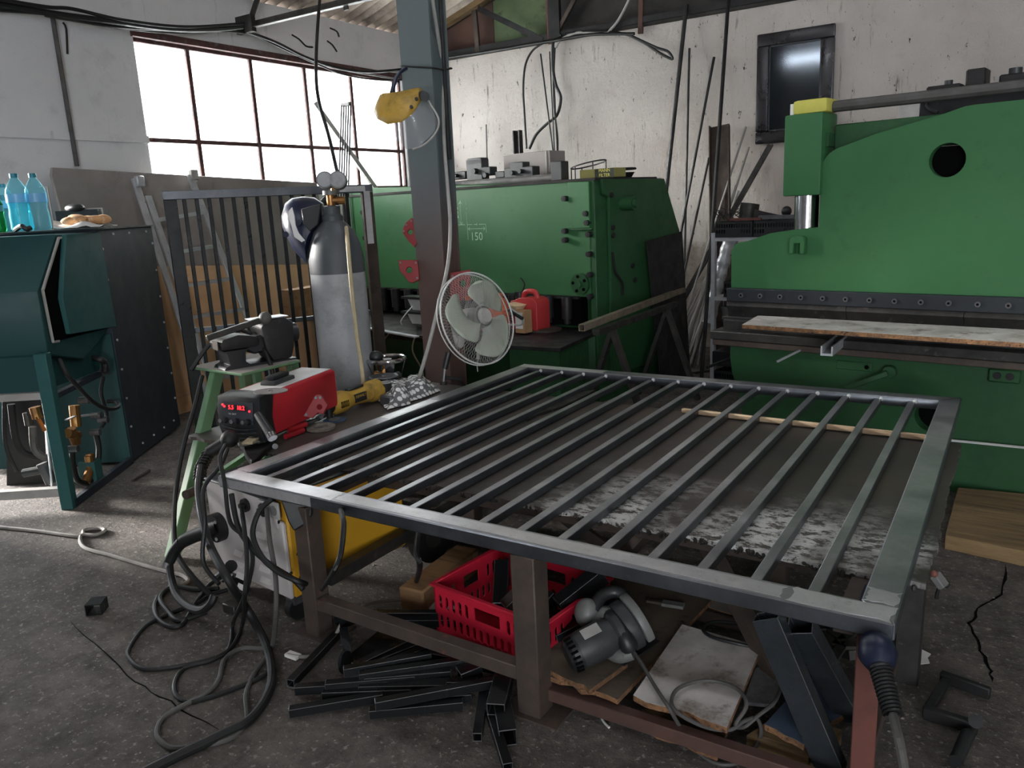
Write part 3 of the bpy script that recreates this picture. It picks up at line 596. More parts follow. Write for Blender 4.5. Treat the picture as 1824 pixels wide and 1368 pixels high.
for i,(a,b) in enumerate(((-1.34,-.64),(-.637,-.065),(-.062,.8),(.803,1.9))):
    m=LB(PL); m.side([(-.03,.972),(-.045,.94),(-.03,.915),(-.018,.885),(0,.885),(0,.972)],a,b-a-.003) if False else m.prism([PL(a,n,z) for n,z in ((-.035,.972),(-.05,.945),(-.03,.915),(-.02,.878),(.0,.878),(.0,.972))],U*(b-a)); m.build('punch','darksteel',pb)
m=LB(PL); m.lb(-1.355,1.9,-.06,.08,.80,.862); m.lb(-1.37,1.9,-.05,.08,.855,.88); m.build('die','darksteel',pb,bevel=.004)
m=LB(PL); m.lb(-1.39,1.9,-.16,.1,.755,.805); m.build('bed_plate','darksteel',pb,bevel=.004)
m=LB(PL); m.lb(-1.385,1.9,-.14,.1,.715,.752); m.build('bed_plate','ruststeel',pb,bevel=.004)
ap=[(-1.335,.72),(-1.335,.62)]+[(-1.32,.52),(-1.28,.42),(-1.25,.30),(-1.25,.0)]+[(1.9,0),(1.9,.72)]
m=MB(); m.plate_hole(ap,[circ(-.185,.40,.085,28)],PL(0,-.0,0),U,Z3,N,.08); m.build('front_apron','greendull',pb)
m=LB(PL); m.lb(-1.2,1.9,.085,.10,0,.71); m.build('shade_backing','black',pb)  # black sheet paints the dark seen through the apron hole
m=LB(PL); m.lb(-.69,-.50,-.008,0,.61,.66); m.build('cover_plate','greendull',pb,bevel=.004)
m=LB(PL); m.pin(-.40,.625,.035,-.05,0); m.bar(PL(-.40,-.06,.625),PL(-.60,-.11,.53),.03,.03); m.build('lever','greendull',pb,bevel=.004)
m=LB(PL); m.pin(-.525,.635,.012,-.012,0); m.build('screw','black',pb)
m=LB(PL); m.lb(.06,.2,-.02,0,.62,.69); sk=m.build('socket_box','greendull',pb,bevel=.008)
for u in (.10,.155):
    m=LB(PL); m.pin(u,.655,.018,-.026,-.02); m.build('socket','blackiron',sk)
m=MB(); m.bar(PL(-.84,-.16,.73),PL(-.90,-.33,.69),.010,.010); m.build('stop_rod','alu',pb)
a=PZ(1472,634,.765); b=PZ(1516,598,.765); m=MB(); dr=(b-a).normalized(); sd=V((dr.y,-dr.x,0))
m.prism([a+sd*x+Z3*z for x,z in ((-.03,0),(.03,0),(.03,.05),(.022,.05),(.022,.012),(-.022,.012),(-.022,.05),(-.03,.05))],b-a); m.build('support_arm','alu',pb)
bo=[PZ(x,y,.905) for x,y in ((1322,578),(1840,612),(1840,588),(1350,562))]; m=MB(); m.prism(bo,(0,0,-.02)); bw=T('board','long whitish worn board lying along the bed of the press brake','board',sum(bo,V((0,0,0)))/4); m.build('face','whiteboard',bw)
m=MB(); m.bar(bo[0]+Z3*(-.011),bo[1]+Z3*(-.011),.004,.021); m.build('edge','chipedge',bw,label='brown bare front edge')
# wall parts of the press: valves on top
t=T('hydraulic_valve','dark hydraulic valve blocks and fittings on top of the press brake','valve',PL(.0,.25,1.97))
for u0,u1,z0,z1,n0 in ((-.38,-.22,2.04,2.10,.25),(-.20,-.11,2.05,2.16,.25),(-.06,.10,2.06,2.12,.3),(.10,.22,2.06,2.17,.3),(.24,.34,2.06,2.14,.3),(-.40,.9,1.945,2.05,.22)):
    m=LB(PL); m.lb(u0,u1,n0,n0+.12,z0,z1); m.build('valve_block','blackiron',t,bevel=.008)
for u,z0,z1,r in ((-.30,2.10,2.13,.02),(.0,2.12,2.15,.03),(.29,2.14,2.26,.035),(.29,2.26,2.32,.018),(.16,2.17,2.185,.02)):
    m=LB(PL); m.cyl(PL(u,.36,z0),PL(u,.36,z1),r,seg=12); m.build('fitting','plasticdark',t)
m=LB(PL); m.pin(.22,2.12,.035,.24,.3); m.build('plug','darksteel',t)
m=MB(); m.tube([PL(-.34,.25,2.06),PL(-.36,.2,2.0),PL(-.30,.18,1.96)],.008,6); m.build('hose','rubber',t)
t=T('junction_box','pale grey flat electrical boxes on the back wall above the press brake','box',PL(-.55,2.2,2.05))
m=LB(PL); m.lb(-1.05,-.42,2.2,2.3,1.95,2.22); m.build('box_shell','plasticlight',t)
m=LB(PL); m.lb(-.38,.1,2.2,2.3,2.0,2.24); m.build('box_lid','plasticlight',t)
# plank on floor before the press
pk=[PZ(x,y,.07) for x,y in ((1706,868),(1900,886),(1900,998),(1684,953))]; m=MB(); m.prism(pk,(0,0,-.07)); one('timber_plank','x' if 0 else m,'oldwood','thick weathered timber plank on the floor in front of the press brake','plank',bevel=.004)
m=MB(); m.tube([PV(1690,784,PL(0,-.03,0),U),PV(1760,791,PL(0,-.03,0),U),PV(1850,800,PL(0,-.03,0),U)],.007,6); one('cable','x' if 0 else m,'whitepaint','straight white cable along the foot of the press brake','cable')
# ================= BLAST CABINET =================
C0=V((-4.53,2.24,0)); sx=V((-.582,.813,0)).normalized(); fx_=V((.813,.582,0)).normalized(); AC=(fx_,sx,Z3)
def CL(f,s,z): return C0+fx_*f+sx*s+Z3*z
def cbx(m,f0,f1,s0,s1,z0,z1): return m.box(CL((f0+f1)/2,(s0+s1)/2,(z0+z1)/2),(abs(f1-f0),abs(s1-s0),abs(z1-z0)),AC)
bc=T('blasting_cabinet','dark teal sand blasting cabinet on a frame, water bottles on its top','cabinet',CL(-.4,.6,0))
prof=[(.06,.90),(.06,1.26),(.36,1.56),(.84,1.56),(.84,.93),(.45,.80)]
m=MB(); m.prism([CL(-1.1,s,z) for s,z in prof],fx_*1.07); m.build('body','teal',bc,bevel=.005)
dp=[(.105,.965),(.095,1.26),(.37,1.535),(.835,1.555),(.855,.935)]
m=MB(); m.prism([CL(-.028,s,z) for s,z in dp],fx_*.006); m.build('door_gap_shade','black',bc)  # black sheet paints the dark gap round the side door
dp2=[(.215,1.0),(.20,1.22),(.40,1.51),(.40,1.555),(.85,1.562),(.87,.935),(.25,.985)]
m=MB(); m.prism([CL(-.02,s,z) for s,z in ((.26,.985),(.24,1.20),(.405,1.555),(.85,1.558),(.87,.94))],fx_*.03); m.build('side_door','teallight',bc,bevel=.004,label='lighter teal side door')
m=MB(); 
for a,b in (((.37,1.54),(.095,1.26)),((.095,1.26),(.105,.965)),((.105,.965),(.17,.96)),((.37,1.54),(.42,1.54))): m.bar(CL(-.018,*a),CL(-.018,*b),.012,.012)
m.build('door_edge','plasticlight',bc,label='pale edge of the door opening')
m=MB(); m.prism([CL(-1.1,s,z) for s,z in ((.02,.68),(.02,.90),(.06,.905),(.06,.68))],fx_*1.06); m.build('front_panel','teal',bc)
m=MB(); m.prism([CL(-.10,s,z) for s,z in ((.06,.70),(.06,.93),(.84,.93),(.70,.68))],fx_*.03); m.build('hopper_side','teal',bc)
m=MB(); cbx(m,-.07,.0,-.03,.03,0,.92); m.build('post','teallight',bc,bevel=.003)
m=MB(); cbx(m,-.03,.0,.0,.82,0,.05); m.build('base_rail','slate',bc)
m=MB(); cbx(m,-1.1,-.03,-.02,.03,.08,.13); m.build('base_rail','plasticlight',bc,label='pale base rail')
m=MB(); cbx(m,-1.1,-.03,-.02,.03,.66,.70); m.build('cross_rail','plasticlight',bc)
m=MB(); m.bar(CL(-.04,.05,.66),CL(-.04,.62,.67),.04,.03); m.build('cross_rail','slate',bc)
# dust collector at the back
db=MB(); cbx(db,-1.0,0,.82,1.73,.02,1.575); db.build('rear_box','slate',bc,bevel=.004,label='near black rear box')
m=MB(); cbx(m,-1.0,-.01,.805,.82,.02,.9); m.build('rear_box_front','teal',bc)
m=MB(); cbx(m,-1.02,.02,.80,1.75,1.575,1.585); m.build('rear_box_lid','plasticdark',bc)
for s,z in [(.86,.25+.2*i) for i in range(7)]+[(1.69,.25+.2*i) for i in range(7)]+[(1.0,.09),(1.2,.09),(1.4,.09),(1.6,.09),(1.05,1.54),(1.3,1.54),(1.6,1.54)]:
    m=MB(); m.cyl(CL(0,s,z),CL(.008,s,z),.008,seg=8); m.build('rivet','alu',bc)
# pipework below
def pw(pts,r,name,mt,lab=None): m=MB(); m.tube(pts,r,10,5); m.build(name,mt,bc,label=lab)
def cp(px,py,f): return PV(px,py,CL(f,0,0),sx)
pw([cp(105,640,-.02),cp(118,665,.02),cp(140,690,.04),cp(165,715,.06),cp(190,728,.08),cp(210,725,.05),cp(208,716,.0),cp(190,715,-.06)],.013,'hose','rubber')
pw([cp(163,637,-.08),cp(178,640,-.02),cp(187,648,-.01),cp(186,664,-.01)],.020,'elbow','blackiron')
pw([cp(184,672,-.02),cp(180,700,-.02),cp(190,740,-.03),cp(180,762,-.05)],.012,'hose','rubber')
pw([cp(170,770,-.05),cp(176,800,-.05),cp(172,840,-.05),cp(158,860,-.06)],.018,'hose','rubber')
pw([cp(128,800,-.06),cp(130,830,-.06),cp(138,855,-.06),cp(155,862,-.06)],.018,'hose','rubber')
pw([cp(152,860,-.06),cp(160,835,-.06),cp(158,812,-.06)],.026,'pipe','brass','brass coloured pipe bend')
for (px,py),(qx,qy),r in (((132,722),(136,760),.030),((120,772),(138,775),.028),((160,808),(163,835),.024),((126,764),(136,790),.028)):
    m=MB(); m.cyl(cp(px,py,-.06),cp(qx,qy,-.06),r,seg=10); m.build('valve_body','brass',bc)
for px,py in ((150,713),(172,740),(184,748),(170,770),(130,800),(185,662)):
    p=cp(px,py,-.05); m=MB(); m.cyl(p-fx_*.03,p+fx_*.03,.022,seg=10); m.build('pipe_nut','greysteel',bc)
m=MB(); m.bar(cp(140,742,-.05),cp(172,737,-.03),.012,.012); m.bar(cp(118,748,-.05),cp(140,738,-.05),.02,.006); m.build('valve_lever','alu',bc)
m=MB(); cbx(m,-.12,-.02,.33,.42,.05,.17); m.build('support_block','teallight',bc)
def fp(px,py,s): return PV(px,py,CL(0,s,0),fx_)
m=MB(); m.prism([fp(x,y,.5) for x,y in ((12,712),(88,712),(95,800),(90,870),(12,870))],sx*.05); m.build('back_plate','plasticblack',bc)
for pts,r,mt in (([fp(58,760,.2),fp(62,800,.2),fp(80,815,.2),fp(92,812,.2)],.022,'rubbergrey'),([fp(20,720,.3),fp(28,780,.3),fp(45,808,.3),fp(80,815,.3)],.022,'rubber'),([fp(8,712,.1),fp(10,790,.1),fp(30,840,.12)],.012,'blackiron')):
    m=MB(); m.tube(pts,r,8,5); m.build('hose',mt,bc)
m=MB(); m.cyl(fp(52,735,.18),fp(82,733,.18),.028,seg=10); m.cyl(fp(48,735,.18),fp(52,757,.18),.024,seg=10); m.build('valve_body','darksteel',bc)
m=MB(); m.cyl(fp(62,725,.16),fp(68,745,.16),.032,seg=10); m.bar(fp(66,742,.14),fp(80,768,.14),.03,.008,fx_); m.build('valve_body','brass',bc)
m=MB(); m.cyl(fp(42,843,.15),fp(80,836,.15),.026,seg=10); m.cyl(fp(75,825,.15),fp(92,860,.15),.034,seg=10); m.build('pump','plasticdark',bc)
m=MB(); m.tube([fp(83,770,.1),fp(88,820,.1),fp(93,870,.1)],.006,6); m.build('chain','alu',bc)
m=MB(); m.cyl(fp(96,755,.3),fp(102,860,.3),.05,seg=16); m.build('filter_bowl','plasticgrey',bc)
# ================= STANDING GATE, BOARDS, LADDER =================
G0=V((-5.06,3.45,0)); gd=V((.76,1.27,0)).normalized(); gn=V((gd.y,-gd.x,0)); AG=(gd,gn,Z3); GL=1.50
g=T('steel_gate','dark barred gate standing upright behind the gas cylinder','gate',G0+gd*.7)
def GP(s,z,n=0): return G0+gd*s+gn*n+Z3*z
def gbx(s0,s1,z0,z1,w,nm,mt,lab=None,n=0):
    m=MB(); m.box(GP((s0+s1)/2,(z0+z1)/2,n),(s1-s0,w,z1-z0),AG); return m.build(nm,mt,g,bevel=.003,label=lab)
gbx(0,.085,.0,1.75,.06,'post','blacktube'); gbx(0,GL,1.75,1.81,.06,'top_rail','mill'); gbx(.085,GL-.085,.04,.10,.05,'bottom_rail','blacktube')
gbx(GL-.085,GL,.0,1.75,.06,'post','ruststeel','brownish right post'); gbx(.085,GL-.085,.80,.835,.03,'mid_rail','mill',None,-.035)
m=MB(); m.box(GP(GL-.05,1.56,.031),(.05,.002,.40),AG); m.build('ground_patch','ground',g,label='bright sanded weld corner'); m=MB(); m.box(GP(GL-.16,1.78,.031),(.2,.002,.04),AG); m.build('ground_patch','ground',g,label='bright sanded weld corner')
for i in range(15):
    s=.135+.083*i; gbx(s-.013,s+.013,.10,1.75,.026,'bar','blacktube')
# big leaning boards
m=MB(); a=PX(97,293,-6.26); b=PX(563,325,-6.3); zt=2.05
m.prism([(-6.30,a.y+.0,zt),(-6.30,a.y-.015,zt-.06),(-5.98,a.y+.0,.0),(-5.98,b.y,.0),(-6.30,b.y,zt-.12)],(-.03,0,0)); one('board','x' if 0 else m,'greyboard','huge grey board leaning on the left wall below the window','board',bevel=.004)
m=MB(); m.prism([(-5.93,3.55,.0),(-5.93,6.1,.0),(-6.12,6.1,1.08),(-6.12,3.55,1.28)],(-.02,0,0)); one('plywood_sheet','x' if 0 else m,'plywood','tan plywood sheet leaning low behind the standing barred gate','board')
m=MB(); p=PD(525,512,6.7); m.box(p+V((.1,0,-.13)),(.16,.40,.26)); one('wood_block','x' if 0 else m,'wood','pale wooden block behind the bars of the standing gate','block',org=None)
lad=T('ladder','aluminium folding ladder leaning behind the standing barred gate','ladder',(-5.9,4.3,0))
def rail2(a,b,ta,nm='rail',r=(.055,.025)):
    A_=PX(*a,-6.20); B_=PX(*b,-5.85); d=(B_-A_); k_=A_.z/(-d.z); E_=A_+d*k_
    m=MB(); m.bar(A_-d*ta,E_,r[0],r[1],(1,0,0)); m.build(nm,'alu',lad,bevel=.003); return A_,E_
l1=rail2((243,330),(318,560),.05); l2=rail2((262,345),(335,560),-.02); r1=rail2((340,318),(432,545),.03)
for t in (.12,.27,.42,.56,.70,.84):
    A_=l2[0].lerp(l2[1],t); B_=r1[0].lerp(r1[1],t+.03); m=MB(); m.bar(A_,B_,.03,.03); m.build('rung','alu',lad)
for p,mt in ((l1[0],'alu'),(r1[0],'plasticlight')):
    m=MB(); m.box(p+V((.02,.02,.03)),(.05,.07,.09)); m.build('hinge',mt,lad,bevel=.008)
# ================= GAS CYLINDER =================
cc=PD(603,500,4.75); gx_,gy_=cc.x,cc.y; R_=.163
cyl=T('gas_cylinder','tall grey gas cylinder with dark shoulder and brass valve','gas cylinder',(gx_,gy_,0))
m=MB(); m.lathe([(R_-.02,0),(R_,.02),(R_,1.255)],(gx_,gy_,0),seg=40); m.build('body','bottlegrey',cyl)
m=MB(); m.lathe([(R_+.001,1.255),(R_+.001,1.34),(R_-.012,1.42),(R_-.045,1.50),(R_-.085,1.545),(.06,1.56)],(gx_,gy_,0),seg=40); m.build('shoulder','bottledark',cyl,label='dark painted shoulder')
m=MB(); m.lathe([(.062,1.555),(.062,1.585),(.05,1.60),(.05,1.645),(.03,1.65)],(gx_,gy_,0),seg=20); m.build('neck_ring','bottledark',cyl)
vx=V((gx_,gy_,1.65)); 
m=MB(); m.cyl(vx,vx+Z3*.06,.026,seg=12); m.cyl(vx+Z3*.03,vx+Z3*.03+CR*.08,.022,seg=12); m.build('valve','brass',cyl)
m=MB(); m.cyl(vx+Z3*.06,vx+Z3*.085,.045,seg=14); m.build('hand_wheel','plasticgrey',cyl)
for s,r in ((-.03,.05),(.045,.052)):
    p=vx+CR*(s+.02)+Z3*.13-CF*.03; m=MB(); m.cyl(p,p-CF*.04,r,seg=20); ga=m.build('gauge','plasticgrey',cyl); m=MB(); m.cyl(p-CF*.04,p-CF*.042,r*.85,seg=20); m.build('dial','bottlegrey',ga)
m=MB(); m.cyl(vx+CR*.02+Z3*.06,vx+CR*.03+Z3*.14,.018,seg=10); m.cyl(vx+CR*.05-CF*.03+Z3*.02,vx+CR*.09-CF*.03+Z3*.02,.022,seg=10); m.build('regulator','brass',cyl)
m=MB(); hp=[PD(617,405,4.62),PD(620,440,4.50),PD(627,520,4.50),PD(636,600,4.50),PD(645,660,4.5),PD(648,700,4.5)]; m.tube(hp,.012,8,6); one('gas_hose','x' if 0 else m,'hosecream','cream gas hose running down the front of the gas cylinder','hose')
# welding helmet hung on the cylinder valve
hm=T('welding_helmet','dark blue welding helmet with a white flash hung beside the cylinder valve','helmet',PD(555,450,4.75))
def hp_(px,py,d=4.62): return PD(px,py,d)
def loft(outline,dep,center,mtl,nm,par,scal=((1,0),(.97,.35),(.86,.7),(.6,.93),(.2,1.0)),lab=None):
    # dome: outline (px,py) loop at distance dep, bulging towards the camera by 'center'
    m=MB(); n=len(outline); cx0=sum(p[0] for p in outline)/n; cy0=sum(p[1] for p in outline)/n; vs=[];fs=[]
    for s,h in scal:
        for px,py in outline: vs.append(PD(cx0+(px-cx0)*s,cy0+(py-cy0)*s,dep-center*h))
    k=len(scal)
    for j in range(k-1):
        for i in range(n): fs.append((j*n+i,j*n+(i+1)%n,(j+1)*n+(i+1)%n,(j+1)*n+i))
    fs.append(tuple(range((k-1)*n,k*n))); fs.append(tuple(range(n))[::-1]); m.add(vs,fs); return m.build(nm,mtl,par,label=lab)
ol=[(508,362),(520,353),(540,350),(560,352),(575,362),(580,385),(570,408),(556,430),(549,448),(546,470),(534,458),(522,444),(512,425),(503,405),(501,385)]
loft(ol,4.75,.13,'navy','shell',hm)
m=MB(); fl_=[(514,376),(520,369),(524,384),(526,400),(532,415),(543,428),(537,431),(524,422),(519,402),(513,386)]; m.prism([PD(x,y,4.605) for x,y in fl_],CF*.012); m.build('flash','paper',hm,label='white flash on the side')
m=MB(); m.prism([PD(x,y,4.60) for x,y in ((536,372),(572,362),(566,400),(552,412),(540,398))],CF*.02); m.build('visor_window','plasticblack',hm,bevel=.004)
for x,y in ((533,398),(510,418)):
    m=MB(); p=PD(x,y,4.60); m.cyl(p,p-CF*.015,.016,seg=14); m.build('knob','navy',hm)
m=MB(); m.tube([PD(574,360,4.66),PD(582,352,4.66),PD(590,358,4.7),PD(588,375,4.7),PD(578,390,4.66)],.014,8,5); m.build('head_band','plasticblack',hm)
# ================= FACE SHIELD ON COLUMN =================
fs_=T('face_shield','yellow face shield with clear visor hanging on the column','face shield',PD(725,200,4.8))
D0=4.62
def bro(px,py,d): return PD(px,py,d)
m=MB(); vs=[];fs=[]; T0=[(668,188),(666,200),(672,212),(690,221),(715,217),(735,203),(750,180),(757,166)]; T1=[(677,168),(676,170),(682,166),(695,165),(712,163),(730,159),(742,156),(750,157)]
dd=[4.80,4.72,4.64,4.58,4.56,4.58,4.64,4.72]
for j in range(5):
    t=j/4
    for i in range(8): vs.append(PD(T0[i][0]+(T1[i][0]-T0[i][0])*t,T0[i][1]+(T1[i][1]-T0[i][1])*t,dd[i]+.09*t*t))
for j in range(4):
    for i in range(7): fs.append((j*8+i,j*8+i+1,j*8+9+i,j*8+8+i))
m.add(vs,fs); o=m.build('brow_guard','yellowtool',fs_); md=o.modifiers.new('thick','SOLIDIFY'); md.thickness=.004
m=MB(); vs=[];fs=[]; B1=[(676,213),(684,222),(694,234),(708,250),(724,266),(745,262),(770,238),(780,218)]; 
T2=[(668,200),(672,212),(681,218),(700,221),(722,213),(738,200),(750,180),(757,168)]
for j in range(5):
    t=j/4
    for i in range(8): vs.append(PD(T2[i][0]+(B1[i][0]-T2[i][0])*t,T2[i][1]+(B1[i][1]-T2[i][1])*t,dd[i]-.05*math.sin(t*1.6)))
for j in range(4):
    for i in range(7): fs.append((j*8+i,j*8+i+1,j*8+9+i,j*8+8+i))
m.add(vs,fs); m.build('visor','visor',fs_)
m=MB(); m.tube([PD(757,168,4.70),PD(768,188,4.64),PD(780,208,4.62),PD(781,225,4.62),PD(772,242,4.60),PD(755,258,4.58),PD(735,266,4.55)],.006,6,4); m.build('visor_rim','plasticlight',fs_)
m=MB(); m.tube([PD(698,166,4.70),PD(702,150,4.72),PD(706,138,4.74),PD(714,128,4.76),PD(724,122,4.80)],lambda t:.014-.004*t,8,5); m.build('head_strap','navy',fs_)
for x,y in ((742,177),(733,191)):
    m=MB(); p=PD(x,y,4.58); m.cyl(p,p-CF*.012,.010,seg=10); m.build('rivet','plasticblack',fs_)
m=MB(); m.cyl(PD(752,170,4.70),PD(757,172,4.60),.028,seg=14); m.build('ratchet_knob','plasticdark',fs_)
m=MB(); zz=PD(750,122,4.85).z; m.tube([(cx-.135,cy-.135,zz+.02),(cx-.01,cy-.14,zz),(cx+.115,cy-.135,zz-.02),(cx+.12,cy-.03,zz-.02),(cx+.115,cy+.055,zz),(cx-.135,cy+.055,zz+.02)],.005,6,3,closed=True); one('tie_wire','x' if 0 else m,'blackiron','dark tie wire looped round the column above the face shield','wire')
# cables on the column
m=MB(); m.tube([(cx+.14,cy-.145,3.9),(cx+.14,cy-.145,3.0),PD(786,110,4.9),PD(791,250,4.92),PD(797,330,4.92),PD(802,400,4.9),PD(798,470,4.80),PD(782,540,4.75),PD(765,610,4.72),PD(748,668,4.72),PD(741,684,4.72)],.012,8,5); one('hose','x' if 0 else m,'plasticlight','light grey hose hanging down the right side of the column','hose')
m=MB(); m.cyl(V((cx+.125,cy-.02,3.8)),V((cx+.115,cy-.02,1.9)),.012,seg=8); one('conduit','x' if 0 else m,'blackiron','thin dark conduit up the right side of the column','pipe')
# ================= FAN =================
fc=PD(852,567,4.5); Rf=.268
axf=(-CF*.73+CR*.66+CU*.16).normalized(); fu=(CU-axf*CU.dot(axf)).normalized(); fw=fu.cross(axf)
fan=T('wall_fan','round white caged fan with three greenish blades mounted on the column','fan',fc)
def FP(a,r,h): return fc+fu*(r*math.cos(a))+fw*(r*math.sin(a))+axf*h
for r,h,rr,lab in ((Rf,.0,.0052,None),(Rf,-.035,.0035,None)):
    m=MB(); m.tube([FP(2*PI*i/48,r,h) for i in range(48)],rr,8,1,closed=True); m.build('guard_ring','whitepaint',fan)
m=MB()
for i in range(90):
    a=2*PI*i/90
    m.tube([FP(a+.25*(1-t),.06+(Rf-.06)*t,.055*(1-t**2.2)) for t in (0,.25,.5,.75,1)],.0007,3,1,cap=False)
    m.tube([FP(a-.25*(1-t),.06+(Rf-.06)*t,.055*(1-t**2.2)+.002) for t in (0,.25,.5,.75,1)],.0007,3,1,cap=False)
o=m.build('front_guard_wires','plasticlight',fan); o['kind']='stuff'
m=MB()
for i in range(60):
    a=2*PI*i/60; m.tube([FP(a,.05+(Rf-.05)*t,-.035-.075*(1-t**2.2)) for t in (0,.3,.6,.85,1)],.0007,3,1,cap=False)
o=m.build('rear_guard_wires','plasticlight',fan); o['kind']='stuff'
m=MB(); m.lathe([(.0,.075),(.038,.074),(.046,.066),(.05,.05),(.05,.02)],fc,axf,28); m.build('guard_badge','plasticlight',fan)
m=MB(); m.lathe([(.058,.055),(.062,.03),(.062,-.03),(.05,-.04)],fc,axf,28); m.build('hub','plasticgrey',fan)
for b in range(3):
    a0=math.radians(20+120*b); vs=[];fs=[]; nr,na=12,9
    for i in range(nr):
        t=i/(nr-1); r=.05+.196*t; w=(.34+.62*math.sin(PI*min(.5,t*.62)))*(1 if t<.72 else (1-((t-.72)/.28)**2.2*.62)); sk=-.34*(1-t)+.10*t
        for j in range(na):
            s=j/(na-1)-.5; rr=r-(.030*(2*s-.25)**2*t)
            vs.append(FP(a0+sk+s*w*2.05,rr,.022-.07*s*(1-.45*t)))
    for i in range(nr-1):
        for j in range(na-1): fs.append((i*na+j,i*na+j+1,(i+1)*na+j+1,(i+1)*na+j))
    m=MB(); m.add(vs,fs); o=m.build('blade','blade',fan); md=o.modifiers.new('thick','SOLIDIFY'); md.thickness=.003
mc=fc-axf*.10
m=MB(); m.lathe([(.0,-.20),(.05,-.195),(.075,-.16),(.08,-.08),(.07,-.03),(.05,-.02)],fc,axf,24); m.build('motor_housing','plasticlight',fan)
be=V((cx+.09,cy-.06,fc.z-.12)); m=MB(); m.tube([fc-axf*.15-Z3*.05,fc-axf*.19-Z3*.12,be],.022,10,4); m.build('bracket','plasticlight',fan)
m=MB(); p=PD(852,640,4.55); m.cyl(p,PD(851,612,4.55),.012,.007,seg=8); m.tube([p,PD(850,650,4.55),PD(851,662,4.55)],.003,5,3); m.build('pull_cord','plasticlight',fan)
# welding magnets
def magnet(poly,d,hole,lab,mt='magnetred',th=.022,o=None):
    c=sum(p[0] for p in poly)/len(poly),sum(p[1] for p in poly)/len(poly)
    mg=T('welding_magnet',lab,'magnet',PD(c[0],c[1],d),'red arrow shaped welding magnets'); m=MB(); k=d/FPX
    m.plate_hole([((x-c[0])*k,-(y-c[1])*k) for x,y in poly],[[((x-c[0])*k,-(y-c[1])*k) for x,y in circ(hole[0],hole[1],hole[2],14)]],PD(c[0],c[1],d),CR,CU,CF,th); m.build('plate',mt,mg,bevel=.002)
    for x,y in poly[:3]:
        q=PD(c[0]+(x-c[0])*.78,c[1]+(y-c[1])*.78,d); m=MB(); m.cyl(q,q-CF*.004,.007,seg=8); m.build('rivet','greysteel',mg)
    return mg
DM=5.085
magnet([(716,411),(722,397),(733,388),(740,391),(744,432),(738,440),(728,430),(718,416)],DM,(731,413,5),'upper red welding magnet on the left edge of the column')
magnet([(709,463),(744,463),(747,498),(735,504),(728,502),(712,482)],DM,(729,481,5.5),'lower red welding magnet on the left edge of the column')
magnet([(802,486),(838,480),(838,515),(822,536),(802,540)],5.0,(824,505,6),'red welding magnet behind the fan on the right of the column')
# ================= STOOL AND VISE =================
SD=4.15
st=T('vise_stand','pale green steel stand carrying the bench vise','stand',PD(420,800,SD)-Z3*0)
tz=PD(430,650,4.15).z
sp=[PZ(340,653,tz),PZ(430,666,tz),PZ(535,641,tz),PZ(450,628,tz)]
m=MB(); m.prism(sp,(0,0,-.014)); m.build('stand_top','stoolgreen',st,bevel=.003); m=MB(); cs=sum(sp,V((0,0,0)))/4; m.prism([cs+(q-cs)*.985+Z3*.0012 for q in sp],(0,0,-.001)); m.build('top_dust','greyboard',st,label='dusty grey top face')
foot=PZ(307,998,0); m=MB(); m.bar(foot+Z3*.01,PZ(388,658,tz-.012),.062,.045,(1,0,0)); m.build('leg','stoolgreen',st,bevel=.004)
for a,b in (((436,662),(452,820)),((520,643),(560,800)),((452,634),(470,760))):
    A_=PZ(a[0],a[1],tz-.012); B_=PZ(b[0],b[1]+40,0); d=(B_-A_); h=V((d.x,d.y,0)).normalized()*.12; 
    m=MB(); m.bar(V((A_.x,A_.y,0))+h+Z3*.005,A_,.055,.045,(1,0,0)); m.build('leg','stoolgreen',st,bevel=.004)
m=MB(); m.bar(foot.lerp(PZ(388,658,tz),.33),V((sp[3].x,sp[3].y,.3)),.03,.03); m.build('brace','stoolgreen',st)
m=MB(); m.htube(PD(331,882,3.72),PD(402,850,4.0),.035,.035,.004) if 0 else m.cyl(PD(330,882,3.72),PD(410,848,4.0),.022,seg=12); m.build('cross_tube','ruststeel',st)
vz=T('bench_vise','black cast bench vise bolted on the pale green stand','vise',sum(sp,V((0,0,0)))/4+Z3*.0)
va=(sp[2]-sp[1]).normalized(); vb=(sp[0]-sp[1]).normalized(); vb=(vb-va*vb.dot(va)).normalized(); AV=(va,vb,Z3); v0=sp[1].lerp(sp[0],.42)
def VB(a,b,z): return V((v0.x,v0.y,tz))+va*a+vb*b+Z3*z
v0=PZ(424,656,tz); va=(PZ(520,640,tz)-PZ(424,656,tz)).normalized(); vb=V((-va.y,va.x,0)); AV=(va,vb,Z3)
def VB(a,b,z): return V((v0.x,v0.y,tz))+va*(a*.76+.0)+vb*(b*.8)+Z3*(z*.78)
m=MB(); m.prism([VB(a,-.02,z) for a,z in ((-.10,0),(-.085,.02),(-.055,.03),(-.065,.10),(-.085,.125),(.085,.125),(.06,.10),(.055,.04),(.08,.02),(.42,.012),(.42,0))],vb*.16); m.build('base','plasticblack',vz,bevel=.008,segs=2)
m=MB(); m.prism([VB(a,-.025,z) for a,z in ((-.095,.13),(-.11,.17),(-.085,.205),(.02,.225),(.10,.21),(.16,.19),(.16,.13))],vb*.17); m.build('moving_jaw','blackiron',vz,bevel=.014,segs=2)
m=MB(); m.prism([VB(-.112,.0,z) for z in (.135,.195)]+[VB(-.112,.10,z) for z in (.195,.135)],va*-.004); m.build('jaw_face','ruststeel',vz)
m=MB(); m.prism([VB(a,.0,z) for a,z in ((.05,.13),(.16,.195),(.30,.20),(.30,.09),(.12,.075))],vb*.12); m.build('slide','plasticblack',vz,bevel=.01)
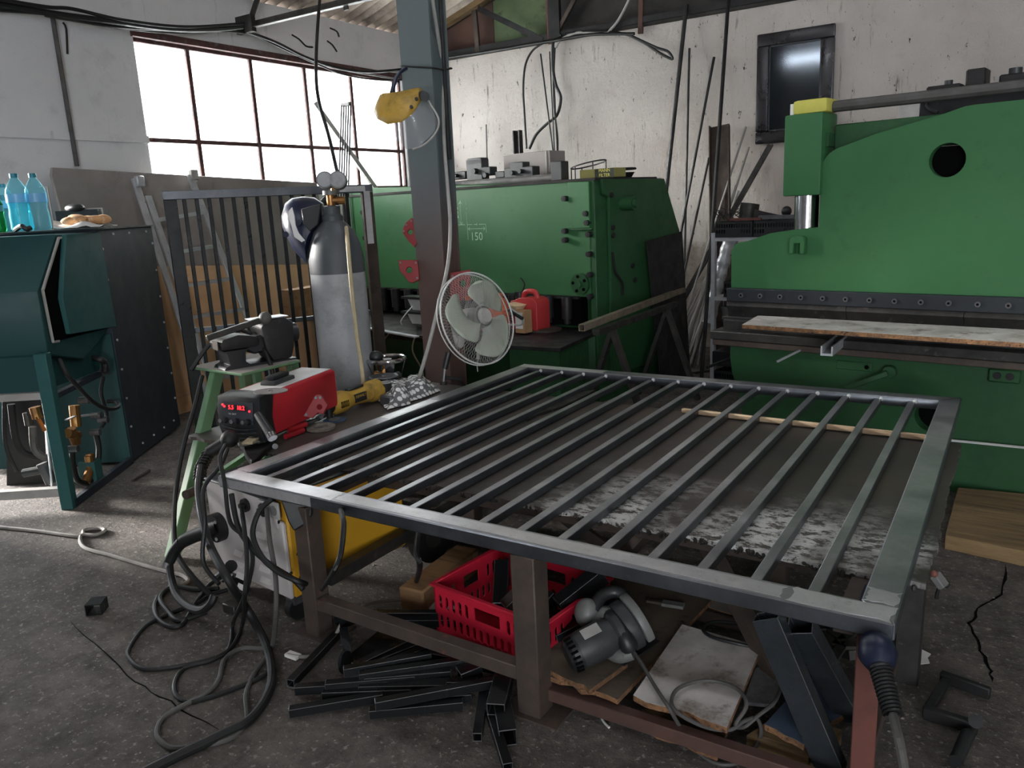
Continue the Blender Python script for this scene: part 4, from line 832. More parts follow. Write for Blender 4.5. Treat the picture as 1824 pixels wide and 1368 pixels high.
m=MB(); m.prism([VB(a,-.03,z) for a,z in ((.24,.015),(.20,.10),(.18,.25),(.21,.29),(.36,.30),(.42,.26),(.41,.10),(.38,.015))],vb*.18); m.build('fixed_jaw','blackiron',vz,bevel=.016,segs=2)
m=MB(); m.cyl(VB(.41,.05,.18),VB(.46,.05,.18),.05,seg=16); m.build('screw_head','plasticblack',vz)
m=MB(); m.bar(VB(-.20,-.06,.235),VB(.22,-.06,.315),.026,.03); m.build('handle_bar','darksteel',vz,bevel=.004)
m=MB(); m.sphere(VB(.20,-.07,.315),.034,12,8); m.build('handle_ball','rubbergrey',vz)
m=MB(); m.box(VB(.26,.05,.303),(.20,.10,.005),AV); m.build('scrap_plate','alu',vz)
# ================= FLOOR WELDING MACHINE =================
wm=T('welding_machine','large cream fronted yellow sided welding machine on wheels under the bench end','welding machine',(-2.6,2.3,0))
f0=PZ(386,1008,.12); f1=PZ(520,1070,.12); wf_=(f1-f0).normalized(); ws=V((-wf_.y,wf_.x,0)); AWm=(wf_,ws,Z3); wid=(f1-f0).length; ht=.525
def WP(a,b,z): return V((f0.x,f0.y,0))+wf_*a+ws*b+Z3*z
def wbx(a0,a1,b0,b1,z0,z1,nm,mt,lab=None,bv=.004,par=None):
    m=MB(); m.box(WP((a0+a1)/2,(b0+b1)/2,(z0+z1)/2),(a1-a0,b1-b0,z1-z0),AWm); return m.build(nm,mt,par or wm,bevel=bv,label=lab)
wbx(0,wid,.02,.62,.12,ht,'body','yellow','mustard yellow sides',.008)
m=MB(); m.prism([WP(a,0,z) for a,z in ((.0,.16),(.04,.12),(wid-.005,.12),(wid-.005,ht-.08),(wid-.06,ht-.075),(wid-.06,ht),(.0,ht))],ws*.02); m.build('front_panel','creamgrey',wm,bevel=.006)
wbx(0,wid-.06,-.005,.4,ht-.005,ht+.006,'top','plasticdark')
def wpx(px,py): return PV(px,py,WP(0,0,0),wf_)
p=wpx(393,937); m=MB(); m.cyl(p,p-ws*.035,.062,seg=22); fl2=m.build('torch_socket','rubber',wm)
for a in range(3):
    q=p-ws*.035+wf_*(.046*math.cos(a*2.1+.9))+Z3*(.046*math.sin(a*2.1+.9)); m=MB(); m.cyl(q,q-ws*.004,.008,seg=8); m.build('screw','alu',fl2)
for px,py,r in ((439,899,.028),(472,907,.028)):
    q=wpx(px,py); m=MB(); m.cyl(q,q-ws*.014,r,seg=16); s_=m.build('socket','plasticblack',wm); m=MB(); m.cyl(q-ws*.014,q-ws*.03,r*.5,seg=12); m.build('pin','darksteel',s_)
q=wpx(492,908); m=MB(); m.box(q-ws*.006,(.06,.012,.07),AWm); pl=m.build('power_outlet','plasticlight',wm,bevel=.004); m=MB(); m.cyl(q-ws*.013,q-ws*.0125,.021,seg=16); m.build('outlet_face','plasticgrey',pl)
q=wpx(480,915); m=MB(); m.box(q-ws*.004+Z3*-.0,(.12,.008,.10),AWm); m.build('switch_plate','creamgrey',wm,bevel=.004)
for r in range(5):
    for c_ in range(2):
        q=wpx(425+c_*42-r*1+ (r*3),966+r*20+c_*-14+(c_*2)); 
        if r==0 and c_==0: continue
        m=MB(); m.add([q+wf_*x_-ws*y_+Z3*z_ for x_,y_,z_ in ((-.032,0,.012),(.032,0,.012),(.032,.012,-.008),(-.032,.012,-.008),(-.032,0,-.012),(.032,0,-.012))],[(0,1,2,3),(3,2,5,4),(0,3,4),(1,5,2)]); m.build('louvre','creamgrey',wm)
for px,py in ((388,935),(446,1050),(494,1066),(398,1035),(418,1010),(520,1020),(497,930)):
    q=wpx(px,py); m=MB(); m.cyl(q,q-ws*.006,.006,seg=8); m.build('screw','plasticblack',wm)
for z in (.2,.3,.42):
    m=MB(); q=WP(wid,.05,z); m.cyl(q,q+wf_*.004,.007,seg=8); m.build('screw','plasticblack',wm)
for a,b,r in ((.06,.06,.05),(wid-.06,.06,.05)):
    m=MB(); q=WP(a,b,r); m.cyl(q-wf_*.018,q+wf_*.018,r,seg=18); m.build('caster','rubber',wm); m=MB(); m.box(WP(a,b,.10),(.06,.06,.05),AWm); m.build('caster_fork','greysteel',wm)
for a in (.02,wid+.02):
    m=MB(); q=WP(a,.75,.12); m.cyl(q-wf_*.025,q+wf_*.025,.12,seg=26); wh=m.build('wheel','rubber',wm); m=MB(); m.cyl(q-wf_*.03,q+wf_*.03,.05,seg=16); m.build('wheel_hub','darksteel',wh)
wbx(.02,wid-.02,.55,.95,.12,.15,'rear_platform','darksteel')
# black plastic cap on the outlet corner
m=MB(); m.prism([PD(x,y,2.95) for x,y in ((499,890),(556,900),(556,918),(543,935),(523,947),(513,930))],CF*.10); one('welding_mask','x' if 0 else m,'plasticblack','black plastic hand shield hanging at the bench corner before the yellow machine','mask',bevel=.006)
# ================= RED WELDER =================
ZW=.615
a=PZ(397,778,ZW); b=PZ(468,785,ZW); c=PZ(603,722,ZW)
rx=(b-a); rx.z=0; wr=rx.length; rx.normalize(); ry=V((-rx.y,rx.x,0)); lr=abs((c-b).dot(ry)); skew=(c-b).dot(rx)
ry2=((c-b)).normalized(); lr=(c-b).length; hz=.185
rw_=T('inverter_welder','red inverter welder with a black front and red digits on the bench','welder',(a.x,a.y,.552))
def RP(u,v,z): return a+rx*u+ry2*v+Z3*(z-.0)
m=MB(); m.prism([RP(u,.07,z) for u,z in ((0,0),(wr,0),(wr,hz),(wr-.02,hz+.012),(.02,hz+.012),(0,hz))],ry2*(lr-.07)); m.build('case','red',rw_,bevel=.006)
m=MB(); m.prism([RP(-.006,v,z) for v,z in ((0.01,-.01),(-.012,.06),(.005,hz+.012),(.11,hz+.018),(.085,hz*.5),(.10,-.01))],rx*(wr+.012)); m.build('front_bezel','plasticblack',rw_,bevel=.008,segs=2)
fxn=rx; ctr=RP(wr/2,-.004,hz*.62); fz=(RP(0,.005,hz+.012)-RP(0,-.012,.06)).normalized(); fyn=fxn.cross(fz); fyn=-fyn if fyn.dot(CF)>0 else fyn
# fz: up the face, fyn: outward
def FF(u,z,o=.0): 
    b0=RP(u,-.012+(.017)*((z-.06)/(hz-.048)),z); return b0+fyn*o
m=MB(); m.prism([FF(u,z,.001) for u,z in ((.025,.075),(wr-.03,.075),(wr-.03,hz-.012),(.025,hz-.012))],fyn*.003); m.build('control_panel','slate',rw_)
for i,(u0,s_) in enumerate(((.085,'5.5'),(.145,'18.2'))):
    u0=u0*wr/.25; m=MB(); m.prism([FF(u,z,.0045) for u,z in ((u0-.024,hz-.052),(u0+.026,hz-.052),(u0+.026,hz-.024),(u0-.024,hz-.024))],fyn*.001); m.build('display','plasticblack',rw_)
    text(s_,FF(u0,hz-.038,.0062),fxn,fz,.027,'led',rw_,'display_digits')
for u0,z0 in ((.03,hz-.028),(.04,hz-.035),(wr-.05,hz-.05)):
    m=MB(); m.sphere(FF(u0,z0,.005),.005,8,6); m.build('indicator_light','led',rw_)
text('TIG 200 P',FF(wr*.36,hz-.068,.0048),fxn,fz,.011,'plasticlight',rw_,'panel_lettering')
for i in range(3):
    u0=wr*(.20+.28*i); m=MB(); q=FF(u0,hz-.098,.003); m.cyl(q,q+fyn*.022,.014,seg=16); kn=m.build('knob','plasticblack',rw_); m=MB(); m.cyl(q+fyn*.012-fxn*.012,q+fyn*.030-fxn*.012,.010,seg=14); m.build('knob_cap','chrome',kn)
for z0 in (.012,.034,.052):
    m=MB(); m.tube([RP(.02,-.014+.002,z0+.006),RP(wr/2,-.022,z0-.004),RP(wr-.02,-.012,z0+.006)],.003,6,4); m.build('vent_slat','slate',rw_)
m=MB(); m.prism([RP(u,v,hz+.0125) for u,v in ((.03,.12),(wr-.02,.12),(wr-.02,lr-.01),(.03,lr-.01))],Z3*.001); m.build('top_plate','whitepaint',rw_,label='white glossy top')
m=MB(); m.bar(RP(wr*.5,.22,hz+.02),RP(wr*.5,lr-.25,hz+.02),.085,.028) ; m.build('handle_base','plasticdark',rw_,bevel=.012,segs=2)
m=MB(); m.bar(RP(wr*.5,.24,hz+.045),RP(wr*.5,lr-.27,hz+.045),.05,.018); m.build('handle','plasticblack',rw_,bevel=.008,segs=2)
for u in (.03,wr-.03):
    for v in (.10,lr-.05): m=MB(); q=RP(u,v,0); m.cyl(V((q.x,q.y,.553)),q,.018,seg=12); m.build('foot','rubber',rw_)
# cutting disc on top
def annulus(m,o,ax,r,ri,t,seg=40):
    m.plate_hole(circ(0,0,r,seg),[circ(0,0,ri,14)],o,*basis(ax),t); return m
def basis(ax):
    z=V(ax).normalized(); x=z.orthogonal().normalized(); return x,z.cross(x),z
q=PZ(482,696,ZW+hz+.034); m=annulus(MB(),q-Z3*.003,(0,.06,1),.076,.011,.003); one('cutting_disc','x' if 0 else m,'disc','grey cutting disc lying on top of the red welder','disc')
# ================= TOOLS ON THE BENCH PLATE =================
ZP=.553
dt=T('grinding_disc','flap grinding disc beside the yellow angle grinder','disc',PZ(572,763,ZP)); q=PZ(572,764,ZP)
m=annulus(MB(),q+Z3*.002,(0,0,1),.072,.035,.012); m.build('abrasive_ring','flapdisc',dt); m=annulus(MB(),q+Z3*.001,(0,0,1),.05,.011,.006); m.build('backing','plasticgrey',dt)
dt=T('grinding_disc','worn bluish grinding disc nearer the yellow angle grinder','disc',PZ(595,750,ZP)); q=PZ(596,749,ZP)
m=annulus(MB(),q+Z3*.001,(0,0,1),.06,.011,.004); m.build('abrasive_ring','bluedisc',dt); m=annulus(MB(),q+Z3*.005,(0,0,1),.028,.011,.004); m.build('backing','disc',dt)
gr=T('angle_grinder','yellow and black angle grinder lying on the bench plate','grinder',PZ(635,735,ZP))
A_=PZ(590,742,ZP)+Z3*.062; B_=PZ(672,714,ZP)+Z3*.066; gdv=(B_-A_).normalized(); 
def gq(t,r=0): return A_.lerp(B_,t)
m=MB(); m.lathe([(.0,0),(.045,.0),(.058,.02),(.060,.09),(.050,.12),(.043,.19),(.050,.26),(.055,.30)],A_,gdv,20); m.build('motor_body','yellowtool',gr)
m=MB(); m.lathe([(.056,.295),(.062,.31),(.062,.37),(.04,.385)],A_,gdv,18); hd=m.build('gear_head','yellowtool',gr)
e=A_+gdv*.34; m=MB(); m.cyl(e,e-Z3*.052,.026,seg=14); m.build('spindle','greysteel',hd)
m=MB(); m.lathe([(.035,-.06),(.043,-.01),(.04,.0)],A_,gdv,16); m.build('end_cap','plasticblack',gr)
m=MB(); m.bar(A_+gdv*.13+Z3*.050,A_+gdv*.25+Z3*.052,.034,.014); m.build('switch','plasticblack',gr,bevel=.004)
nside=gdv.cross(Z3).normalized(); nside=-nside if nside.dot(CF)>0 else nside
m=MB(); qd=A_+gdv*.185+nside*.044+Z3*.004; m.box(qd,(.09,.012,.045),(gdv,nside,Z3)); m.build('name_plate','plasticblack',gr); text('DEWALT',qd+nside*.0065+Z3*.008,gdv if gdv.cross(Z3).dot(nside)>0 else -gdv,Z3,.020,'yellowtool',gr,'lettering')
for i in range(6):
    m=MB(); q=A_+gdv*(.028+.010*i)+nside*.058; m.bar(q-Z3*.018,q+Z3*.016,.004,.004); m.build('vent_slot','black',gr)
m=MB(); m.tube([A_-gdv*.06,A_-gdv*.14-Z3*.02,PZ(535,752,ZP)+Z3*.012,PZ(500,765,ZP)+Z3*.01],.007,6,5); m.build('cord','rubber',gr)
ag=T('angle_grinder','black angle grinder lying on the spotted cloth','grinder',PZ(690,700,ZP))
A_=PZ(668,702,ZP)+Z3*.06; B_=PZ(712,690,ZP)+Z3*.075; d=(B_-A_).normalized(); 
m=MB(); m.cyl(PZ(684,712,ZP)+Z3*.05,PZ(684,712,ZP)+Z3*.10,.05,seg=22); m.build('disc_guard','plasticblack',ag); m=MB(); m.lathe([(0,0),(.03,0),(.034,.05),(.026,.16),(.024,.22),(.0,.225)],A_-d*.02,d,16); m.build('motor_body','plasticdark',ag)
m=annulus(MB(),PZ(686,700,ZP)+Z3*.10,(0,0,1),.085,.011,.004); m.build('disc','greysteel',ag)
m=MB(); q=PZ(692,722,ZP); m.box(q+Z3*.03,(.09,.05,.06)); m.build('gear_head','greysteel',ag,bevel=.01)
# spotted cloth: a crumpled sheet
cl=MB(); NX,NY_=34,26; O=PZ(690,734,ZP); ex=(PZ(786,698,ZP)-O); ey=(PZ(662,700,ZP)-O); vs=[]
for j in range(NY_+1):
    for i in range(NX+1):
        u=i/NX; v=j/NY_; p=O+ex*u+ey*v*(1-.1*u); ed_=min(u,v,1-u,1-v); h=.006+max(0,noise.noise(V((u*4.2,v*3.6,1.7)))*.06+.05)*min(1,ed_*5)+.035*math.sin(PI*v)*math.sin(PI*min(1,u*1.15))
        p=p+V((noise.noise(V((u*5,v*5,9)))*.03,noise.noise(V((u*5,v*5,4)))*.03,h)); vs.append(p)
fs=[(j*(NX+1)+i,j*(NX+1)+i+1,(j+1)*(NX+1)+i+1,(j+1)*(NX+1)+i) for j in range(NY_) for i in range(NX)]
cl.add(vs,fs); one('rag','x' if 0 else cl,'cloth','crumpled grey cloth with white spots on the bench plate','cloth')
# collar cylinder behind
sc=T('gas_bottle','small gas bottle with a chromed open collar and brass valve behind the cloth','gas bottle',PD(690,690,4.85)); q=PD(690,668,4.85); qz=V((q.x,q.y,0))
m=MB(); m.lathe([(.14,0),(.15,.02),(.15,q.z-.12),(.12,q.z-.06),(.07,q.z-.04)],qz,(0,0,1),28); m.build('body','bottlegrey',sc)
m=MB(); m.tube([q+V((.115*math.cos(a*.35),.115*math.sin(a*.35),.10)) for a in range(18)],.013,8,2,closed=True); m.build('collar_ring','chrome',sc)
for a in (.6,2.4,4.0,5.6):
    m=MB(); e=V((math.cos(a),math.sin(a),0)); t_=V((-e.y,e.x,0)); m.prism([q+e*.07+t_*-.02-Z3*.05,q+e*.07+t_*.02-Z3*.05,q+e*.115+t_*.03+Z3*.095,q+e*.115-t_*.03+Z3*.095],e*.005); m.build('collar_leg','chrome',sc)
m=MB(); m.cyl(q-Z3*.04,q+Z3*.07,.024,seg=12); m.cyl(q+Z3*.02,q+Z3*.02-CF*.06,.018,seg=10); m.cyl(q+Z3*.0,q-CR*.08+Z3*.01,.016,seg=10); m.build('valve','brass',sc)
m=MB(); m.sphere(q+Z3*.115-CR*.06,.045,14,8,(1,1,.8)); m.build('valve_cap','plasticblack',sc); m=MB(); m.cyl(q+Z3*.07,q+Z3*.10,.035,seg=12); m.build('valve_cap','plasticblack',sc)
magnet([(636,706),(645,683),(653,684),(663,697),(660,706),(648,714),(634,712)],4.45,(650,702,3),'red welding magnet lying on the bench between red welder and cloth',th=.03)
magnet([(540,742),(562,703),(572,703),(584,722),(575,738),(566,735),(556,745)],3.78,(569,725,4.5),'red welding magnet leaning on the side of the red welder',th=.02)
# F clamp at the bench edge
fcl=T('bar_clamp','bar clamp with a black grip on the far bench edge by the column','clamp',PD(793,680,4.68))
m=MB(); m.cyl(PD(799,628,4.66),PD(792,657,4.66),.021,.017,seg=14); m.build('grip','plasticblack',fcl); m=MB(); m.cyl(PD(792,657,4.66),PD(790,680,4.66),.008,seg=10); m.build('spindle','chrome',fcl)
m=MB(); m.cyl(PD(790,680,4.66),PD(790,686,4.66),.022,seg=12); m.build('pad','darksteel',fcl); m=MB(); m.bar(PD(791,672,4.67),PD(822,676,4.72),.03,.02); m.build('arm','blackiron',fcl,bevel=.003); m=MB(); m.bar(PD(818,677,4.72),PD(830,690,4.75),.025,.01); m.build('bar','blackiron',fcl)
# slab of torn plate on the bench
m=MB(); m.prism([PZ(x,y,.566) for x,y in ((938,747),(958,737),(1005,722),(1050,700),(1060,694),(1040,697),(1025,698),(985,716))],Z3*-.013); one('metal_scrap','x' if 0 else m,'darksteel','torn dark slab of plate lying under the gate bars','scrap')
m=MB(); m.bar(PZ(1215,731,.569),PZ(1655,780,.569),.022,.022); one('wooden_strip','x' if 0 else m,'palewood','pale wooden strip along the far edge of the bench','strip',bevel=.003)
# electrode holder / pliers
eh=T('electrode_holder','electrode holder with two red grips and a black handle on the bench','tool',PZ(520,765,ZP))
def bz(px,py,h): return PZ(px,py,ZP+h)
m=MB(); m.cyl(bz(513,765,.04),bz(545,755,.04),.014,seg=12); m.build('grip','red',eh); m=MB(); m.cyl(bz(508,778,.015),bz(540,766,.015),.014,seg=12); m.build('grip','red',eh)
m=MB(); m.tube([bz(545,755,.04),bz(558,750,.035),bz(575,742,.03)],.009,8,3); m.cyl(bz(566,746,.03),bz(572,742,.045),.014,seg=8); m.build('jaw','greysteel',eh)
m=MB(); m.cyl(PD(459,738,3.36),PD(482,773,3.30),.017,.020,seg=14); m.build('handle','plasticblack',eh,label='tilted black grip'); m=MB(); m.cyl(PD(482,773,3.30),PD(486,781,3.29),.021,seg=12); m.build('ferrule','chrome',eh)
m=MB(); m.tube([bz(490,772,.04),bz(530,757,.04),bz(570,745,.03),bz(590,735,.02)],.008,6,5); m.build('rod','darksteel',eh)
m=MB(); m.tube([bz(430,790,.03),bz(460,778,.04),bz(486,772,.05)],.007,6,4); m.build('rod','darksteel',eh)
tn=T('earth_clamp','black sprung earth clamp at the near left corner of the bench','clamp',PZ(445,800,ZP))
m=MB(); m.prism([bz(x,y,.03) for x,y in ((430,788),(462,790),(490,782),(460,812),(448,822),(436,806))],Z3*-.03); m.build('jaw','blackiron',tn,bevel=.004)
m=MB(); m.bar(bz(425,793,.045),bz(462,783,.055),.05,.014); m.build('jaw_block','plasticgrey',tn,bevel=.003); m=MB(); m.bar(bz(440,790,.07),bz(458,776,.07),.05,.012); m.build('contact','hosecream',tn,bevel=.002)
m=MB(); m.cyl(bz(490,795,.0),bz(490,795,.012),.014,seg=8); m.build('nut','greysteel',tn)
# ================= UNDER THE BENCH =================
# red crate
cz0,cz1=.02,.235
k0=PZ(772,1040,cz1); k1=PZ(970,1114,cz1); k3=PZ(868,983,cz1); e1=(k1-k0); w1=e1.length; e1.normalize(); e2=V((-e1.y,e1.x,0)); d1=.40; AK=(e1,e2,Z3)
cr=T('crate','red plastic crate full of tube offcuts under the bench','crate',(k0+e1*w1/2+e2*d1/2)*1+Z3*(cz0-cz1))
def KP(a,b,z): return V((k0.x,k0.y,0))+e1*a+e2*b+Z3*z
def slotwall(L_,name,o,xd,nd):
    holes=[]; h=cz1-cz0
    def slot(x,y,w,hh): holes.append([(x-w/2,y-hh/2+w/2),(x,y-hh/2),(x+w/2,y-hh/2+w/2),(x+w/2,y+hh/2-w/2),(x,y+hh/2),(x-w/2,y+hh/2-w/2)])
    n=int(L_/.034); gap=L_*.36,L_*.64
    for i in range(n):
        x=.03+i*(L_-.06)/(n-1)
        if not (gap[0]-.014<x<gap[1]+.014): slot(x,h*.70,.018,.06)
        slot(x,h*.34,.018,.055)
    holes.append([(gap[0]+.012,h*.60),(gap[1]-.012,h*.60),(gap[1]-.012,h*.84),(gap[0]+.012,h*.84)])
    m=MB(); m.plate_hole([(0,0),(L_,0),(L_,h),(0,h)],holes,o,xd,Z3,nd,.006); m.build(name,'redcrate',cr,smooth=False)
slotwall(w1,'side_wall',KP(0,0,cz0),e1,e2); slotwall(w1,'side_wall',KP(0,d1-.006,cz0),e1,e2); slotwall(d1,'end_wall',KP(.006,0,cz0),e2,-e1); slotwall(d1,'end_wall',KP(w1,0,cz0),e2,-e1)
m=MB(); m.box(KP(w1/2,d1/2,cz0+.004),(w1,d1,.008),AK); m.build('bottom','redcrate',cr)
for a0,a1,b0,b1 in ((-.012,w1+.012,-.012,.008),(-.012,w1+.012,d1-.008,d1+.012),(-.012,.008,.008,d1-.008),(w1-.008,w1+.012,.008,d1-.008)):
    m=MB(); m.box(KP((a0+a1)/2,(b0+b1)/2,cz1),(a1-a0,b1-b0,.012),AK); m.build('rim','redcrate',cr,bevel=.003)
TG='cut offs of black square tube in the red crate'
def offcut(p,q,w,h,label,mt='blacktube',grp=TG,name='tube_offcut',t=.004):
    m=MB(); m.htube(p,q,w,h,t); return one(name,m,mt,label,'tube',grp,smooth=False,bevel=.0022,edge='greysteel')
cut=[(KP(.22,.12,.15),KP(.10,.28,.23),.055,'grey faced'),(KP(.27,.10,.17),KP(.32,.22,.25),.058,'short upright'),(KP(.38,.06,.16),KP(.40,.20,.22),.05,'half hidden'),(KP(.50,.08,.14),KP(.62,.30,.20),.05,'deep lying'),(KP(.20,.25,.07),KP(.45,.3,.08),.05,'bottom'),(KP(.55,.2,.08),KP(.66,.34,.12),.04,'small'),(KP(.08,.3,.06),KP(.3,.36,.08),.04,'rear')]
labs=['black tube offcut slanting at the left inside the red crate','brown faced tube offcut standing upright in the red crate','black tube offcut just left of the bench leg in the red crate','black tube offcut deep at the right inside the red crate','black tube offcut flat on the red crate floor','small black tube offcut at the right end of the red crate','thin black tube offcut against the back wall of the red crate']
for (p,q,w,_),lb in zip(cut,labs): offcut(p,q,w,w,lb,'ruststeel' if 'brown' in lb else 'blacktube')
m=MB(); m.htube(PZ(997,1081,.21),PZ(1072,1022,.30),.062,.062,.003); one('steel_tube',m,'blacktube','square black tube with open end leaning out of the red crate','tube',smooth=False,bevel=.003,edge='greysteel')
m=MB(); m.bar(PZ(965,1165,.115),PZ(1075,1012,.20),.045,.03); one('flat_bar',m,'darksteel','dark flat bar running between the red crate and the chipboard','bar')
# timber block, paper, wooden bits
m=MB(); a=PZ(722,1065,.12);b=PZ(800,1000,.12); a0=PZ(709,1045,.11); d=(PZ(800,978,.11)-a0); d.z=0; s=V((d.y,-d.x,0)).normalized()*.12
m.prism([a0-Z3*.11,a0+s-Z3*.11,a0+s,a0],d*1.15); one('timber_block',m,'wood','sawn timber block lying left of the red crate','timber',bevel=.008)
m=MB(); pp=[PZ(762,1065,.03),PZ(800,1075,.03),PZ(842,1098,.02),PZ(842,1115,.012),PZ(800,1100,.012),PZ(764,1085,.02)]; m.prism(pp,Z3*.002); one('paper_sheet',m,'paper','crumpled white paper at the front of the red crate','paper')
# pile of black tubes on the floor (pixel ends)
PG='black steel tube lengths piled on the floor'
pile=[((620,1095),(810,1095),.09),((650,1108),(842,1108),.06),((612,1196),(768,1168),.07),((640,1205),(830,1178),.06),((650,1212),(803,1199),.045),((580,1222),(740,1208),.04),((526,1228),(692,1217),.03),((575,1237),(733,1231),.02),((515,1268),(682,1240),.015),((658,1270),(825,1254),.015),((668,1255),(880,1215),.05),((700,1220),(850,1217),.03),((640,1226),(796,1223),.03),((720,1250),(840,1240),.012),((517,1218),(600,1130),.015),((630,1190),(735,1140),.05),((655,1185),(770,1140),.04),((700,1180),(770,1152),.06),((740,1160),(905,1195),.05),((800,1150),(910,1178),.05),((850,1314),(862,1230),.015),((905,1368),(868,1250),.012)]
plab=['rearmost tube end under the timber block','tube with its end against the white paper','grey topped tube at the crest of the pile','tube just below the crest of the pile','short tube in the middle of the pile','tube in the left middle of the pile','leftmost tube of the flat bundle','tube lying in the centre of the flat bundle','foremost left tube reaching into the dust','foremost right tube lying flat','tube slanting across the front of the pile','tube under the slanting one','low tube at the centre left','low tube near the bench leg','lone tube pointing towards the yellow machine','tube angled behind the crest','second tube angled behind the crest','thin tube angled behind the crest','tube running right under the lower rail','tube touching the red crate front','upright lying tube beside the bench leg','long tube running out of the picture bottom']
for (a,b,z),lb in zip(pile,plab): offcut(PZ(*a,z+.012),PZ(*b,z+.014),.030,.030,'black square tube on the floor, '+lb,grp=PG,name='steel_tube',t=.003)
offcut(PZ(905,1315,.03),PZ(895,1262,.03),.056,.056,'short black tube with open end facing the viewer beside the bench leg',grp=PG,name='steel_tube')
offcut(PZ(883,1265,.06),PZ(900,1200,.07),.06,.045,'wide black tube leaning against the foot of the middle bench leg',grp=PG,name='steel_tube')
offcut(PZ(818,1205,.05),PZ(855,1190,.06),.06,.05,'short wide black tube lying on top of the floor pile',grp=PG,name='steel_tube')
m=MB(); m.htube(PZ(166,1087,.025),PZ(178,1072,.025),.065,.05,.004); one('tube_offcut',m,'blacktube','lone square tube offcut on the bare floor at the left','tube',smooth=False)
sb=T('support_foot','black tube post with a disc foot lying left in the floor pile','bracket',PZ(625,1190,0))
m=MB(); m.htube(PZ(601,1115,.06)+Z3*.02,PZ(628,1105,.06)+Z3*.02,.055,.045,.004); m.build('cross_tube','blacktube',sb,smooth=False); m=MB(); m.bar(PZ(612,1122,.07),PZ(620,1175,.03),.03,.03); m.build('stem','blacktube',sb); q=PZ(613,1180,.04); m=MB(); m.cyl(q,q+V((.012,.003,.002)),.04,seg=20); m.build('disc','blacktube',sb)
m=MB(); m.prism([PZ(x,y,.02) for x,y in ((620,1170),(680,1120),(735,1135),(650,1180))],Z3*.004); one('sheet_offcut',m,'blacktube','dark flat sheet offcut under the tubes','sheet')
# shelf boards
def slab(px,z,t,mt,label,name='board',cat='board',edge='chipedge',bot=None):
    p=[PZ(x,y,z) for x,y in px]; o=T(name,label,cat,sum(p,V((0,0,0)))/len(p)-Z3*t); m=MB(); m.prism(p,(0,0,-.0008)); m.build('face',mt,o)
    cxx=sum(p,V((0,0,0)))/len(p); q=[cxx+(v-cxx)*.997-Z3*.0008 for v in p]; m=MB(); m.prism(q,(0,0,-(t-.0008))); m.build('core',edge,o); return o
def rag(pts,amp=5,seed=1):
    r=random.Random(seed); out=[]
    for i,(x,y,j) in enumerate(pts):
        nx,ny,_=pts[(i+1)%len(pts)]; out.append((x,y))
        if j:
            for t in range(1,7): out.append((x+(nx-x)*t/7+r.uniform(-amp,amp),y+(ny-y)*t/7+r.uniform(-amp,amp)))
    return out
slab(rag([(958,1196,1),(1100,1246,0),(1285,1050,0),(1120,1000,0)],5,3),.115,.018,'chipboard','brown chipboard with a crumbling front edge on the low shelf')
slab(rag([(962,1182,1),(1050,1229,0),(1118,1180,0),(1120,1120,0),(1040,1080,0)],4,5),.137,.018,'chipboard','small broken chipboard under the circular saw')
slab([(1258,1080),(1390,1120),(1420,1060),(1300,1020)],.10,.016,'greyboard','dull grey board behind the white board on the low shelf')
slab(rag([(1128,1238,1),(1295,1296,0),(1356,1152,0),(1215,1112,0)],4,8),.135,.02,'whiteboard','white worn laminated board with crumbling edge under the looping cord')
slab(rag([(1132,1288,1),(1278,1345,0),(1305,1275,0),(1150,1256,0)],3,9),.035,.02,'oldwood','small brown board on the floor under the white board')
slab(rag([(1362,1290,0),(1398,1250,0),(1452,1262,0),(1432,1326,1)],2,4),.105,.02,'bluelam','blue laminated board corner between the leaning tubes')
slab([(1325,1250),(1345,1190),(1398,1180),(1380,1255)],.09,.012,'carpet','grey ribbed mat piece beside the white board','mat','mat','carpet')
slab([(1330,1310),(1440,1350),(1500,1300),(1390,1270)],.055,.05,'oldwood','low brown plank on the floor under the leaning tubes','plank','plank','oldwood')
slab([(1440,1215),(1470,1205),(1508,1270),(1480,1285)],.06,.02,'bluelam','second blue board lying behind the long leaning tube')
m=MB(); a=PZ(1358,1100,.45); m.htube(PZ(1486,1378,.02),PZ(1366,1096,.46),.075,.05,.003,(0,1,0)); one('steel_tube',m,'bluesteel','long black tube leaning under the front gate rail with a bright edge','tube',smooth=False,bevel=.003,edge='greysteel')
m=MB(); m.htube(PZ(1515,1272,.04),PZ(1425,1112,.42),.07,.06,.003,(0,1,0)); one('steel_tube',m,'bluesteel','second dark tube leaning behind the bright edged one','tube',smooth=False,bevel=.003,edge='greysteel')
sc2=T('scrap_iron','bent dark steel brackets lying behind the leaning tubes','scrap',PZ(1500,1150,.1))
for pts in ([(1465,1130),(1490,1150),(1520,1125)],[(1480,1180),(1500,1150),(1530,1150)],[(1450,1120),(1475,1118),(1500,1140)]):
    for i in range(2): m=MB(); m.bar(PZ(*pts[i],.16),PZ(*pts[i+1],.16),.03,.012); m.build('strip','darksteel',sc2)
m=MB(); m.bar(V((-.35,2.5,.12)),V((-.55,2.75,.0)),.03,.03); m.build('leg','darksteel',sc2)
